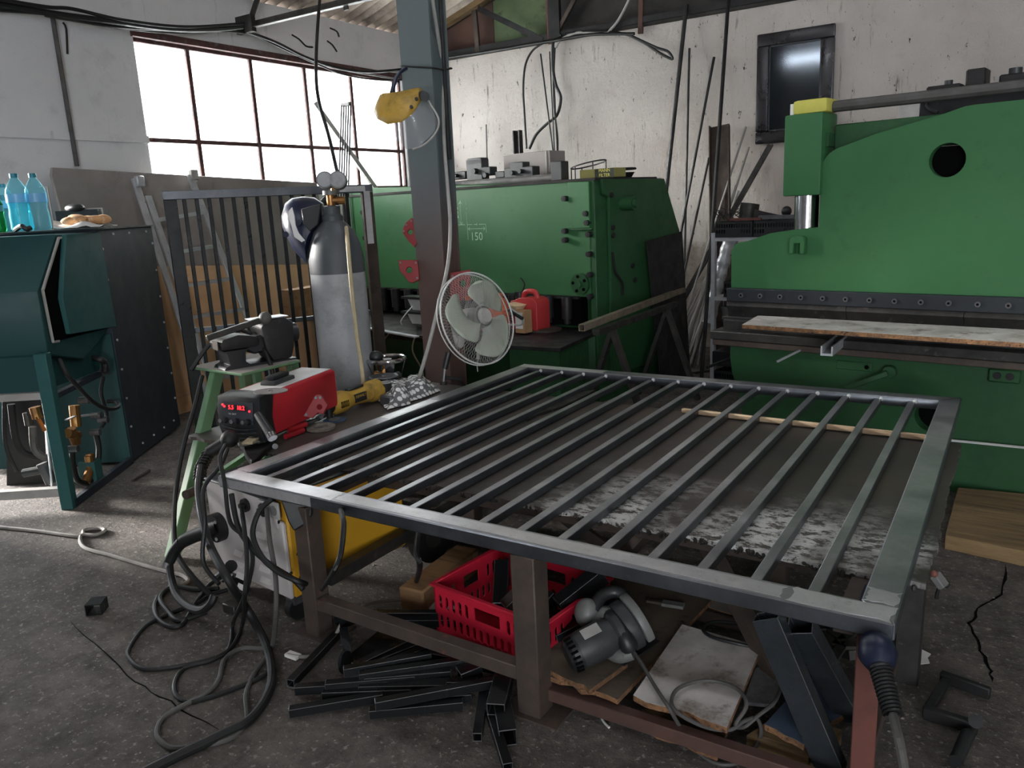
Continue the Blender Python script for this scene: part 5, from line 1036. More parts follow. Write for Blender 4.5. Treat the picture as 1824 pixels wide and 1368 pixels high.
# circular saw
sw=T('circular_saw','grey and black circular saw lying on the chipboard','saw',PZ(1090,1170,.137)); zs=.137
def SP(x,y,h): return PZ(x,y,zs+h)
A_=SP(1030,1160,.055); B_=SP(1100,1124,.095); d=(B_-A_).normalized()
nn=-CF+Z3*.3; nn=(nn-d*nn.dot(d)).normalized(); tt=d.cross(nn)
if tt.dot(CU)<0: tt=-tt
m=MB(); m.lathe([(.040,.035),(.058,.035),(.061,.06),(.061,.13),(.052,.16),(.062,.17),(.062,.19)],A_-d*.035,d,26); m.build('motor_body','plasticdark',sw)
m=MB(); m.lathe([(.0,-.008),(.042,-.006),(.057,.01),(.059,.035)],A_-d*.035,d,26); ec=m.build('end_cap','plasticblack',sw)
for i in range(8):
    a=-1.1+i*.3; m=MB(); r=nn*math.cos(a)+tt*math.sin(a); m.bar(A_-d*.034+r*.058,A_-d*.010+r*.0605,.006,.006); m.build('vent_slot','black',ec)
m=MB(); r=(nn*.75+tt*.66).normalized(); r2=d.cross(r); r2=r2 if r2.dot(CU)>0 else -r2; c=A_+d*.055+r*.0615; m.prism([c+d*x+r2*y for x,y in ((-.03,-.02),(.032,-.02),(.032,.02),(-.03,.02))],r*.001); m.build('label_plate','plasticlight',sw)
# guard: half disc shells across the saw plate, leaning with the plate
gc_=SP(1120,1112,.085); gax=(d*.93+Z3*.1).normalized(); gu=(CU-gax*CU.dot(gax)).normalized(); gv=gax.cross(gu)
def GQ(a,r,h): return gc_+gu*(r*math.cos(a))+gv*(r*math.sin(a))+gax*h
def shell(a0,a1,r,h0,h1,mt,nm):
    m=MB(); n=16; pr=[]
    for i in range(n+1): pr.append(GQ(a0+(a1-a0)*i/n,r,h0))
    pr.append(GQ(a1,r*.25,h0)); pr.append(GQ(a0,r*.25,h0)); m.prism(pr,gax*(h1-h0)); m.build(nm,mt,sw,bevel=.008,segs=2)
sgn=1 if gv.dot(CR)>0 else -1
shell(-1.0*sgn,2.5*sgn,.088,-.03,.012,'plasticdark','blade_guard'); shell(-.2*sgn,2.2*sgn,.096,.014,.044,'plasticgrey','lower_guard')
m=MB(); m.tube([SP(1058,1090,.13),SP(1070,1064,.16),SP(1092,1054,.17),SP(1112,1062,.16),SP(1122,1084,.13)],lambda t:.022,12,5); m.build('front_handle','plasticblack',sw)
m=MB(); m.sphere(SP(1046,1092,.12),.044,14,9,(1,1,1.15)); m.build('front_knob','plasticgrey',sw); m=MB(); m.cyl(SP(1050,1098,.10),SP(1075,1112,.10),.032,seg=14); m.build('knob_neck','plasticgrey',sw)
m=MB(); m.sphere(SP(1082,1096,.12),.040,14,9,(1.1,1,.7)); m.build('handle_collar','plasticgrey',sw)
m=MB(); m.tube([SP(1084,1098,.12),SP(1098,1112,.12),SP(1112,1134,.10),SP(1122,1156,.06)],lambda t:.026+.004*math.sin(t*9),14,5); m.build('main_handle','plasticblack',sw)
m=MB(); m.tube([SP(1084,1160,.03),SP(1104,1168,.035),SP(1126,1162,.05)],lambda t:.024,12,5); m.build('rear_grip','plasticgrey',sw)
m=MB(); bp=[PZ(x,y,zs+.012) for x,y in ((1112,1184),(1176,1142),(1135,1118),(1068,1160))]; m.prism(bp,(0,0,-.006)); m.build('base_plate','blackiron',sw)
for x,y,h in ((1047,1108,.07),(1083,1116,.10)): m=MB(); m.sphere(SP(x,y,h)+nn*.03,.011,10,6); m.build('button','red',sw)
m=MB(); m.tube([SP(1128,1160,.04),SP(1145,1185,.03),PZ(1165,1220,.15),PZ(1192,1262,.15),PZ(1215,1300,.06),PZ(1250,1345,.01),PZ(1290,1362,.01),PZ(1330,1350,.012),PZ(1355,1310,.06),PZ(1348,1280,.09),PZ(1325,1285,.09),PZ(1300,1300,.08),PZ(1260,1296,.1),PZ(1215,1275,.15),PZ(1196,1252,.15),PZ(1210,1225,.15),PZ(1260,1212,.15),PZ(1310,1225,.15),PZ(1330,1255,.14),PZ(1310,1290,.09),PZ(1325,1295,.07),PZ(1350,1275,.1),PZ(1380,1250,.12),PZ(1392,1220,.12)],.006,8,6); m.build('cord','rubbergrey',sw)
m=MB(); m.tube([PZ(1392,1220,.12),PZ(1385,1165,.1),PZ(1330,1150,.14),PZ(1270,1135,.145),PZ(1252,1120,.14),PZ(1270,1108,.13),PZ(1320,1112,.12),PZ(1370,1125,.12),PZ(1400,1135,.1)],.006,8,6); m.build('cord','rubber',sw)
pl=T('pliers','rusty pliers lying on the chipboard behind the saw','pliers',PZ(1190,1075,.12)); m=MB(); m.bar(PZ(1152,1070,.125),PZ(1180,1075,.125),.012,.01); m.build('jaw','ruststeel',pl); m=MB(); m.bar(PZ(1180,1074,.125),PZ(1218,1080,.125),.03,.012); m.build('handle','plasticgrey',pl)
# torch with spring strain relief at right front
tc=T('grinder_handle','dark blue tool handle with a black spring cable guard before the red bench leg','tool',PD(1563,1163,1.83))
CB=PD(1563,1163,1.83); CT_=PZ(1545,1048,.50); m=MB(); m.tube([CT_,CT_.lerp(CB,.5),CB],lambda t:.030+.008*t,16,4); m.build('grip','navy',tc)
m=MB(); m.lathe([(.02,-.022),(.040,-.018),(.044,.005),(.034,.03),(.02,.045)],CB,(PD(1568,1190,1.79)-CB),24); m.build('collar','navy',tc)
a=PD(1567,1186,1.80); b=PD(1590,1272,1.72); m=MB(); m.cyl(a,b,.018,.013,seg=14); m.build('cable_sleeve','rubber',tc)
hp2=[]; dv=(b-a); xx=dv.normalized().orthogonal().normalized(); yy=dv.normalized().cross(xx)
for i in range(13*10): t=i/129; r=.022-.004*t; hp2.append(a+dv*t+xx*(r*math.cos(i*2*PI/10))+yy*(r*math.sin(i*2*PI/10)))
m=MB(); m.tube(hp2,.0042,6,1); m.build('spring_guard','rubber',tc,label='coiled spring cable guard')
m=MB(); m.tube([b,PD(1602,1320,1.6),PD(1612,1380,1.6),PD(1622,1450,1.6)],.010,8,4); m.build('cable','rubbergrey',tc)
# G clamp on the floor
gc=T('g_clamp','black iron clamp lying on the floor at the bottom right','clamp',PZ(1690,1260,0))
def gl(a,b,w,h,nm): m=MB(); m.bar(PZ(*a,.03),PZ(*b,.03),w,h); return m.build(nm,'blackiron',gc,bevel=.004)
gl((1675,1204),(1764,1236),.022,.04,'jaw'); gl((1686,1212),(1652,1266),.028,.02,'back_bar'); gl((1644,1266),(1742,1298),.026,.04,'sliding_arm')
m=MB(); m.cyl(PZ(1738,1290,.03),PZ(1722,1312,.03),.012,seg=10); m.build('spindle','darksteel',gc); m=MB(); m.cyl(PZ(1724,1308,.03),PZ(1702,1356,.03),.020,.018,seg=14); m.build('grip','plasticblack',gc)
m=MB(); m.cyl(PZ(1738,1285,.05),PZ(1738,1285,.075),.02,seg=10); m.build('nut','blackiron',gc)
m=MB(); m.prism([PZ(x,y,.01) for x,y in ((1627,1160),(1640,1157),(1658,1166),(1652,1172),(1656,1182),(1640,1184),(1625,1180))],Z3*.003); one('paper_scrap',m,'paper','small crumpled white paper on the floor beside the right bench leg','paper')
ec2=T('spring_clip','small rusty spring clip on the near right corner of the bench plate','clip',PZ(1675,1035,.55))
m=MB(); m.bar(PZ(1664,1022,.56),PZ(1682,1046,.53),.035,.02); m.build('body','plasticgrey',ec2,bevel=.003); m=MB(); m.tube([PZ(1676,1040,.53),PZ(1670,1055,.50),PZ(1668,1066,.48)],.005,6,4); m.build('hook','blackiron',ec2); m=MB(); m.sphere(PZ(1684,1040,.53),.012,8,6); m.build('bolt','blackiron',ec2); m=MB(); m.sphere(PZ(1664,1022,.57),.010,8,6); m.build('red_tip','redlead',ec2)
m=MB(); m.tube([PZ(1070,1275,.004),PZ(1075,1285,.004),PZ(1085,1296,.004)],.004,6,3); one('cable_tie',m,'paper','tiny white plastic bit on the floor before the bench','litter')
m=MB(); m.cyl(PZ(236,856,.012),PZ(266,838,.012),.010,seg=10); one('pin',m,'ruststeel','short rusty rod on the floor in front of the cabinet','rod')
m=MB(); q=PZ(418,1088,.0); m.box(q+Z3*.02,(.075,.06,.04)); one('scrap_block',m,'darksteel','small dark scrap block under the hanging cables by the machine','scrap',bevel=.004)
# ================= CABLES ON THE FLOOR =================
def cable(name,pts,r,mt,label,cat='cable',n=8):
    m=MB(); m.tube([p if isinstance(p,V) else (PZ(p[0],p[1],r+(p[2] if len(p)>2 else 0))) for p in pts],r,8,n); return one(name,m,mt,label,cat)
def d3(x,y,dd): return PD(x,y,dd)
cable('cable',[(-30,936),(60,945),(140,955),(150,945),(175,941),(187,945),(170,953),(145,954),(150,975),(200,990),(260,1008),(300,1019),(325,1025),(335,1035),(320,1043),(303,1045),(310,1035)],.010,'cablegrey','pale cable with a small loop across the floor at the left')
cable('cable',[d3(402,792,3.25),d3(392,815,3.15),d3(400,860,3.1),d3(410,930,3.05),d3(440,960,3.0),d3(450,1000,2.98),d3(436,1060,2.95),(415,1110,.02),(411,1145),(395,1168),(330,1185),(260,1192),(232,1175),(230,1155),(260,1115),(310,1090),(350,1075),(375,1060),(405,1050)],.0085,'rubber','black cable looping widest to the left on the floor')
cable('cable',[d3(430,905,3.08),d3(435,940,3.0),d3(440,1000,2.95),d3(436,1060,2.9),(432,1110,.02),(415,1150),(380,1175),(330,1190),(312,1215),(315,1240),(340,1250),(380,1240),(440,1218),(475,1200),(485,1180)],.0085,'rubber','black cable with the middle loop on the floor')
cable('cable',[d3(475,905,3.02),d3(480,960,2.95),d3(490,1020,2.9),d3(492,1080,2.85),(485,1150,.01),(470,1155),(430,1155),(400,1175),(390,1210),(370,1235),(330,1255),(290,1280),(280,1310),(300,1330),(330,1332),(390,1322),(425,1305),(440,1280),(438,1240),(450,1205),(475,1170)],.009,'rubbergrey','thin grey cable with the lowest loop on the floor')
cable('cable',[d3(372,785,3.6),d3(362,800,3.55),d3(355,820,3.5),d3(353,870,3.4),d3(362,950,3.2),d3(395,1020,3.0),d3(430,1075,2.7),(455,1120,.05),(478,1160),(485,1200),(475,1240),(440,1280),(390,1310),(320,1345),(250,1380)],lambda t:.019 ,'rubber','thick black torch cable sweeping to the bottom edge') if False else None
m=MB(); m.tube([d3(358,830,3.45),d3(354,880,3.35),d3(370,960,3.15),d3(405,1030,2.95),PZ(440,1085,.10),PZ(470,1140,.02),PZ(484,1190,.019),PZ(478,1235,.019),PZ(445,1282,.019),PZ(390,1312,.019),PZ(320,1345,.019),PZ(240,1385,.019)],.016,10,8); one('torch_cable',m,'rubber','thick black torch cable sweeping to the bottom edge of the floor','cable')
m=MB(); m.tube([d3(302,1005,3.45),d3(305,1030,3.4),d3(315,1060,3.3),d3(335,1080,3.2),d3(358,1087,3.1),d3(375,1075,3.05),d3(382,1060,3.05)],.016,10,6); one('torch_cable',m,'rubber','black curved cable hanging below the torch plug','cable')
m=MB(); m.tube([d3(340,660,4.1),d3(372,615,4.15),d3(410,587,4.18),d3(440,592,4.18),d3(465,615,4.15),d3(482,650,4.1),d3(490,690,4.12)],.012,8,6); one('cable','x' if 0 else m,'rubber','black cable arched over the bench vise','cable')
m=MB(); m.tube([d3(360,670,4.08),d3(345,730,3.95),d3(328,790,3.85),d3(315,860,3.75),d3(310,930,3.65),d3(315,985,3.55),d3(345,1030,3.45),d3(375,1060,3.4)],.012,8,6); one('cable','x' if 0 else m,'rubber','black hose hanging beside the pale green stand leg','cable')
cable('cable',[(368,1090),(320,1105),(300,1090),(285,1065),(310,1045),(350,1050),(390,1048)],.011,'rubber','black cable coil near the machine caster')
cable('cable',[(282,1062),(275,1080),(280,1100),(300,1115),(325,1112),(345,1080),(370,1045),(395,1025,.05)],.010,'rubber','small black cable loop left of the machine')
m=MB(); m.tube([d3(481,1050,2.85),d3(430,1065,2.95),d3(405,1035,3.02),d3(372,1062,3.1)],.013,8,5) if False else m.tube([d3(385,1030,3.2),d3(400,1020,3.1),d3(412,1008,3.03)],lambda t:.014+.010*t,10,4); one('torch_plug',m,'rubber','black cable plug in the lower front of the cream machine','plug')
tp_=T('torch_connector','black torch connector plugged into the cream machine front','connector',d3(350,960,3.3))
m=MB(); m.tube([d3(392,937,3.33),d3(370,946,3.36),d3(345,955,3.40),d3(325,965,3.42)],lambda t:.034-.006*t,14,4); m.build('plug','rubber',tp_); m=MB(); m.tube([d3(325,965,3.42),d3(312,980,3.44),d3(302,1000,3.45)],lambda t:.027-.004*t,12,4); m.build('elbow','rubber',tp_)
m=MB(); m.cyl(d3(300,1000,3.45),d3(297,1010,3.45),.024,seg=12); m.build('end_ring','chrome',tp_)
tg=T('welding_torch','black torch grip with a spring cable guard resting at the left bench corner','torch',d3(385,785,3.5))
m=MB(); m.tube([d3(410,782,3.5),d3(395,792,3.5),d3(372,806,3.5)],lambda t:.030-.003*t,14,4); m.build('grip','rubber',tg); m=MB(); m.sphere(d3(409,782,3.48),.040,14,8); m.build('head','rubber',tg)
a=d3(372,806,3.5); b=d3(357,835,3.46); c_=d3(356,855,3.42); hh=[]
m=MB(); m.tube([a,b,c_],.018,10,4); m.build('sleeve','rubber',tg)
for i in range(10*9):
    t=i/89; p=a.lerp(b,t*1.6) if t<.62 else b.lerp(c_,(t-.62)/.38); dv=(c_-a).normalized(); xx=dv.orthogonal().normalized(); yy=dv.cross(xx); hh.append(p+xx*(.025*math.cos(i*2*PI/9))+yy*(.025*math.sin(i*2*PI/9)))
m=MB(); m.tube(hh,.004,6,1); m.build('spring_guard','rubber',tg)
m=MB(); m.tube([d3(405,800,3.3),d3(392,830,3.2),d3(363,870,3.15),d3(365,930,3.1),d3(362,1000,3.1),d3(390,1040,3.05)],.009,8,6); one('cable','x' if 0 else m,'rubber','thin black cable hanging left of the cream front','cable')
m=MB(); m.tube([d3(483,890,2.98),d3(462,910,2.95),d3(450,950,2.93),d3(465,990,2.9),d3(495,1018,2.88),d3(530,1035,2.86),d3(545,1040,2.9)],.0105,8,6); one('cable','x' if 0 else m,'rubber','thick black cable crossing the cream front towards the yellow side','cable')
m=MB(); m.tube([d3(412,880,3.08),d3(425,940,3.03),d3(452,980,2.98),d3(485,1008,2.93),d3(520,1030,2.88),d3(540,1050,2.86)],.0105,8,6); one('cable','x' if 0 else m,'rubber','second black cable crossing the cream front','cable')
m=MB(); m.tube([PZ(606,905,.553),d3(610,920,2.60),d3(612,940,2.52),d3(606,990,2.52),d3(590,1025,2.56),PZ(566,1060,.06),PZ(548,1085,.012)],.009,8,6); one('cable','x' if 0 else m,'rubber','black cable hanging in front of the yellow side','cable')
m=MB(); m.tube([PZ(745,948,.50),d3(742,985,2.62),d3(748,1010,2.62),PZ(740,1040,.02)],.010,8,6); one('cable','x' if 0 else m,'rubber','black cable hanging under the bench behind the lower rail','cable')
m=MB(); m.tube([PZ(720,1068,.03),PZ(660,1075,.05),PZ(618,1098,.09),PZ(595,1135,.03),PZ(565,1165,.012),PZ(535,1170,.012),PZ(512,1166,.012)],.007,8,6); o=T('power_lead','pale lead with a flat end draped over the lower bench rail','cable',PZ(600,1130,0)); m.build('lead','cablegrey',o); m=MB(); m.bar(PZ(512,1164,.012),PZ(532,1171,.012),.03,.012); m.build('lug','paper',o)
# ================= ON THE SHEAR =================
ZS=1.777
def T3(px,py,n): return PV(px,py,SL(0,n,0),U)
def vb(label,cxp,blocks,fits,n=.35,name='hydraulic_valve',nm2=None):
    c=T3(cxp,305,n); t=T(name,label,'valve',V((c.x,c.y,ZS)))
    for x0,y0,x1,y1 in blocks:
        a=T3(x0,y0,n); b=T3(x1,y1,n); m=MB(); lo=min(a.z,b.z); hi=max(a.z,b.z); cc_=(a+b)/2; m.box(V((cc_.x,cc_.y,(lo+hi)/2)),((b-a).dot(U),.10,hi-lo),AX); m.build('block','plasticdark',t,bevel=.006)
    for x,y,r in fits:
        q=T3(x,y,n-.05); m=MB(); m.cyl(q,q-N*.04,r,seg=14); m.build('coil','plasticblack',t)
    return t
vb('dark hydraulic valve group on the shear next to the column',840,((806,307,836,318),(836,285,866,320),(838,283,864,292),(862,298,880,312)),((868,312,.022),(815,313,.018),(848,305,.025)))
vb('second dark hydraulic valve group in front of the grey box on the shear',922,((904,300,956,315),(914,290,938,300),(888,306,905,316)),((930,305,.018),(915,308,.02)))
m=LB(SL); m.hpin(.12,1.80,.035,-1.75,-.42,14); pp2=T('steel_pipe','dark pipe lying along the top of the shear','pipe',SL(-1.1,.12,1.777)); m.build('pipe','rubbergrey',pp2); m=LB(SL); m.box(SL(-.40,.12,1.85),(.11,.10,.15),AX); m.build('block','plasticdark',pp2,bevel=.006); m=LB(SL); m.cyl(SL(-1.62,.05,1.80),SL(-1.82,.0,1.775),.05,.06,seg=16); m.build('funnel_end','rubbergrey',pp2)
bx=[T3(912,315,.62),T3(993,268,.62)]; m=MB(); cc_=(bx[0]+bx[1])/2; wb_=(bx[1]-bx[0]).dot(U); t=T('metal_box','worn grey metal box standing on the back of the shear','box',V((cc_.x,cc_.y,ZS)))
m.box(V((cc_.x,cc_.y,(ZS+bx[1].z)/2)),(wb_,.22,bx[1].z-ZS),AX); m.build('box_shell','greyboard',t,bevel=.004); m=MB(); q=T3(973,290,.505); m.box(V((q.x,q.y,(ZS+bx[1].z)/2)),(.012,.006,(bx[1].z-ZS)*.96),AX); m.build('seam','plasticlight',t)
m=MB(); q=T3(923,270,.75); q2=T3(923,232,.75); 
for o_ in (-.035,.035): m.box(V((q.x,q.y,(ZS+q2.z)/2))+U*o_,(.012,.05,q2.z-ZS),AX)
m.box(V((q.x,q.y,(ZS+q2.z)/2))+N*.02,(.07,.012,q2.z-ZS),AX); one('channel_section',m,'darksteel','short upright steel channel behind the grey box','channel')
rs=T('wire_ring_stand','thin wire ring stand on the right end of the shear','stand',SL(-.15,.55,ZS)); ctr=T3(1048,293,.55); m=MB(); m.tube([ctr+U*(.165*math.cos(a*PI/12))+N*(.11*math.sin(a*PI/12))+Z3*(.045*math.cos(a*PI/12)*.6) for a in range(24)],.006,6,1,closed=True); m.build('ring','blackiron',rs)
for a in (0.6,2.4,3.4,4.3,5.4):
    p=ctr+U*(.165*math.cos(a))+N*(.11*math.sin(a))+Z3*(.027*math.cos(a)); m=MB(); m.cyl(V((p.x,p.y,ZS)),p,.005,seg=6); m.build('leg','blackiron',rs)
fb=T('filter_box','flat yellow and black filter box lying on the shear end','box',SL(.0,.3,ZS)); a=T3(1043,320,.28); b=T3(1105,310,.28); w=(b-a).dot(U); m=MB(); m.box(V(((a.x+b.x)/2,(a.y+b.y)/2,ZS+.035)),(w,.16,.07),AX); m.build('carton','boxyellow',fb,bevel=.003)
m=MB(); q=V((a.x,a.y,ZS+.035))+U*(w*.72)-N*.081; m.box(q,(w*.54,.002,.066),AX); m.build('dark_panel','filterink',fb); text('MANN\nFILTER',q-N*.0012,U,Z3,.036,'filteryellow',fb,'lettering')
ds=T('wire_tray','dark shallow ring tray behind the filter box','tray',SL(.1,.75,ZS)); q=T3(1105,308,.7); m=MB(); m.tube([q+U*(.13*math.cos(a*PI/10))+N*(.12*math.sin(a*PI/10))+Z3*.03 for a in range(20)],.009,6,1,closed=True); m.build('rim','blackiron',ds); m=MB(); m.lathe([(.0,0),(.09,.0),(.12,.045),(.125,.045)],V((q.x,q.y,ZS)),(0,0,1),20); m.build('bowl','blackiron',ds)
# things on the shear table
ZB=.60
def B3(px,py,z=ZB): return PZ(px,py,z)
fu_=T('fuel_can','red plastic fuel can with black cap on the shear table','fuel can',SL(-.62,-.1,ZB)); q=SL(-.60,-.16,.60)
fcx=PV(944,545,q,U); q=V((fcx.x,fcx.y,.60)); W2=.13
W2=.138
m=MB(); m.prism([q+U*u+Z3*z-N*.085 for u,z in ((-W2,.012),(-W2+.012,0),(W2-.012,0),(W2,.012),(W2,.225),(W2-.02,.255),(.07,.268),(-.05,.262),(-.09,.245),(-W2,.235))],N*.17); m.build('body','redcan',fu_,bevel=.03,segs=3)
m=MB(); m.tube([q+U*-.075+Z3*.225,q+U*-.06+Z3*.275,q+U*-.03+Z3*.305,q+U*.03+Z3*.31,q+U*.07+Z3*.295,q+U*.085+Z3*.25],.022,12,5); m.build('handle','redcan',fu_)
m=MB(); e=q+U*(-W2+.03)+Z3*.23; m.cyl(e,e+Z3*.045,.035,seg=14); m.cyl(e+Z3*.045,e+Z3*.07,.04,seg=14); m.build('cap','plasticblack',fu_); m=MB(); m.tube([e+Z3*.07+U*.03,e+U*.06+Z3*.13,e+U*.04+Z3*.17,e+U*.02+Z3*.185],.006,6,5); m.build('breather_tube','rubber',fu_)
cb_=T('carton','small cardboard box with white label beside the red fuel can','box',B3(930,585)); c=PV(932,560,SL(0,-.32,0),U); c=V((c.x,c.y,ZB)); m=MB(); m.box(c+Z3*.09,(.10,.09,.18),AX); m.build('carton','cardboard',cb_); m=MB(); m.box(c+Z3*.10-N*.0455-U*.008,(.075,.002,.13),AX); m.build('label','paper',cb_)
fn=T('funnel','cream plastic funnel lying by the fuel can','funnel',B3(915,570)); p=PV(922,545,SL(0,-.28,0),U); p=V((p.x,p.y,p.z)); m=MB(); m.lathe([(.075,.0),(.074,-.004),(.012,-.10),(.008,-.17)],V((p.x,p.y,ZB+.22)),(.1,-.1,1),20); m.build('cone','funnel',fn)
ob=T('bottle','clear bottle with an orange cap seen through the fan','bottle',B3(835,575)); p=PV(835,545,SL(0,-.35,0),U); p=V((p.x,p.y,ZB)); m=MB(); m.lathe([(.0,0),(.05,.0),(.052,.12),(.045,.17),(.022,.22),(.022,.24)],p,(0,0,1),18); m.build('body','petclear',ob); m=MB(); m.cyl(p+Z3*.24,p+Z3*.275,.030,seg=14); m.build('cap','orange',ob)
og=T('plastic_jug','orange plastic jug seen through the right of the fan','jug',B3(890,580)); p=PV(888,540,SL(0,-.3,0),U); p=V((p.x,p.y,ZB)); m=MB(); m.lathe([(.0,0),(.085,.0),(.09,.03),(.088,.19),(.07,.24),(.035,.27),(.035,.30)],p,(0,0,1),20); m.build('body','orange',og)
rb=T('tool_case','red flat plastic case behind the fan hub','case',B3(868,585)); p=PV(868,565,SL(0,-.38,0),U); m=MB(); m.box(V((p.x,p.y,ZB+.05)),(.22,.14,.10),AX); m.build('case','red',rb,bevel=.01)
br=T('wire_brush','hand brush with a cream frame and black bar right of the fan','brush',B3(925,590)); 
m=MB(); m.tube([PV(898,578,SL(0,-.5,0),U),PV(928,578,SL(0,-.5,0),U),PV(930,566,SL(0,-.5,0),U),PV(908,548,SL(0,-.5,0),U)],.010,8,4); m.build('frame','plasticlight',br); m=MB(); m.bar(PV(905,552,SL(0,-.52,0),U),PV(931,568,SL(0,-.52,0),U),.025,.02); m.build('grip','plasticblack',br,bevel=.003)
m=MB(); p=B3(968,588,.585); m.lathe([(.0,.0),(.15,.0),(.15,.025),(.13,.03),(.0,.03)],p,(.12,.0,1),30); one('steel_disc',m,'ruststeel','round rusty steel disc lying on the shear table','disc')
fl_=T('work_lamp','white flood lamps stacked on the shear table left of the column','lamp',PZ(742,560,.62))
for x,y,sz in ((744,541,1.25),(742,566,1.15)):
    p=PD(x,y,6.9); m=MB(); m.prism([p+U*u*sz+Z3*z*sz for u,z in ((-.11,.03),(.12,.03),(.09,-.05),(-.06,-.05))],N*.12); m.build('housing','whitepaint',fl_,bevel=.006); m=MB(); m.box(p+U*.005+Z3*.045*sz,(.24*sz,.13,.02),AX); m.build('glass_frame','plasticblack',fl_)
m=MB(); m.tube([PD(735,545,6.8),PD(722,560,6.8),PD(714,572,6.85),PD(716,578,6.9)],.005,6,5); m.build('cord','paper',fl_)
for i,(x0,y0,x1,y1) in enumerate(((704,580,679,655),(745,585,752,660))):
    m=MB(); a=PZ(x0,y0,.57); dq=(a-CC).dot(CF); b=PD(x1,y1,dq-.1); m.tube([a,PD((x0+x1)/2-14,(y0+y1)/2,dq-.08),b,PD(x1+4,y1+40,dq-.1)],.007,6,6); one('hose',m,'hosecream',('thin brass coloured hose hanging under the shear table by the chrome collar','thin brass coloured hose hanging under the shear table by the column')[i],'hose')
# sheet and trestle at the end of the shear
Pt=V(SL(.07,0,0)); TL=PV(1150,430,SL(.09,0,0),N); TR=PV(1214,412,SL(.10,0,0),N); BR=PZ(1229,666,0); BL=V((TL.x,TL.y,0))+U*.14
m=MB(); m.prism([TL,TR,BR,BL],U*.006); one('steel_sheet',m,'blackiron','dark steel sheet leaning on the right end of the shear','sheet')
tr=T('trestle','grey steel trestle holding a square tube by the shear end','trestle',PZ(1130,600,.0)*0+SL(.25,.3,0)); zt_=.745
a=PZ(1062,592,zt_); b=PZ(1205,541,zt_); m=MB(); m.bar(a,b,.05,.04); m.build('top_beam','darksteel',tr)
ax_=(b-a).normalized(); sd=V((ax_.y,-ax_.x,0))
for t_ in (.17,.86):
    c=a.lerp(b,t_)
    for s_ in (-1,1): m=MB(); m.bar(c-Z3*.02,V((c.x,c.y,0))+sd*(.26*s_),.06,.03); m.build('leg','darksteel',tr)
m=MB(); z2=zt_+.046; m.htube(PZ(1036,584,z2),PZ(1217,516,z2),.044,.044,.004); one('square_tube',m,'tantube','square tube with a pale open end resting on the grey trestle','tube',smooth=False)
# ================= RODS ON THE BACK WALL =================
RG='steel rods and bars leaning on the back wall'
def wallrod(top,bot,r,mt,label,ybot=7.6,grp=RG,flat=False,name='steel_rod',ytop=8.12):
    a=PY(*top,ytop); b=PY(*bot,ybot); d=b-a; e=b+d*(b.z/(-d.z)) if d.z<-.01 else b
    if e.z<0: e.z=0
    m=MB()
    if flat: m.bar(a,e,r*2,r*.8,(0,1,0))
    else: m.cyl(a,e,r,seg=8)
    return one(name,m,mt,label,'rod',grp)
R=[((1223,8),(1186,345),.022,'blackiron','thick black tube leaning on the back wall, leftmost of the tall pair',7.8),((1228,86),(1222,345),.012,'blackiron','thin straight black rod second from the thick tube',7.9),((1272,102),(1226,345),.014,'blackiron','dark rod slanting left below the truss, right of the thick tube',7.8),((1299,-20),(1262,500),.018,'blackiron','tall black round bar rising past the roof line before the rack',7.0),((1263,281),(1220,480),.012,'darksteel','short dark rod left of the rusty channel',7.7),((1329,226),(1250,470),.010,'plasticlight','thin pale rod right of the rusty channel',7.6),((1334,262),(1240,560),.010,'plasticlight','second thin pale rod right of the rusty channel',7.5),((1310,330),(1228,590),.012,'plasticlight','pale aluminium rod crossing the rack upright',7.5),((1290,400),(1222,600),.010,'plasticlight','short pale rod at the foot of the wall',7.4),((1285,430),(1235,600),.009,'plasticlight','shortest pale rod at the foot of the wall',7.3),((1300,420),(1245,610),.010,'darksteel','dark rod among the pale ones at the foot of the wall',7.3),((1270,470),(1220,570),.012,'plasticlight','pale flat strip low at the wall foot',7.5),((1296,370),(1252,600),.013,'greysteel','grey bar behind the rack upright',7.4),((866,222),(868,300),.007,'rubbergrey','thin wire upright on the wall beside the column',7.95),((963,96),(985,270),.009,'blackiron','thin black rod on the wall above the grey box, left one',8.0),((979,92),(988,280),.007,'blackiron','thin black rod on the wall above the grey box, middle one',8.0),((986,122),(994,300),.007,'darksteel','thin grey rod on the wall above the grey box, right one',8.0),((798,283),(804,320),.012,'darksteel','short stub rod on the wall just right of the column',8.0)]
R+=[((1318+dx,300+dy),(1232+ex,560+ey),.009 if i%2 else .013,'whitepaint' if i%2 else 'plasticlight','pale rod of the sheaf at the wall foot, '+w,7.35+.03*i) for i,(dx,dy,ex,ey,w) in enumerate(((-8,60,2,10,'steepest one'),(2,90,14,20,'one with the lowest top'),(-20,130,-6,10,'shortest of the left'),(-30,100,10,40,'one crossing the others'),(-14,160,20,30,'one beside the rack foot'),(-2,40,-2,30,'longest one'),(-36,150,0,20,'leftmost one')))]
for r in R: wallrod(r[0],r[1],r[2],r[3],r[4],r[5])
m=MB(); a=PY(1266,224,8.08); b=PY(1299,224,8.08); w=(b-a).length; c=(a+b)/2; e=PY(1284,430,7.75); e2=c+(e-c)*(c.z/(c.z-e.z))
for o_,wd,dp in ((0,w,.012),): m.bar(c,e2,wd,dp,(0,1,0))
for s in (-1,1): m.bar(c+X3*(s*w/2)-Y3*.02,e2+X3*(s*w/2)-Y3*.02,.012,.05,(0,1,0))
one('steel_channel',m,'ruststeel','rusty steel channel leaning on the back wall beside the rods','channel')
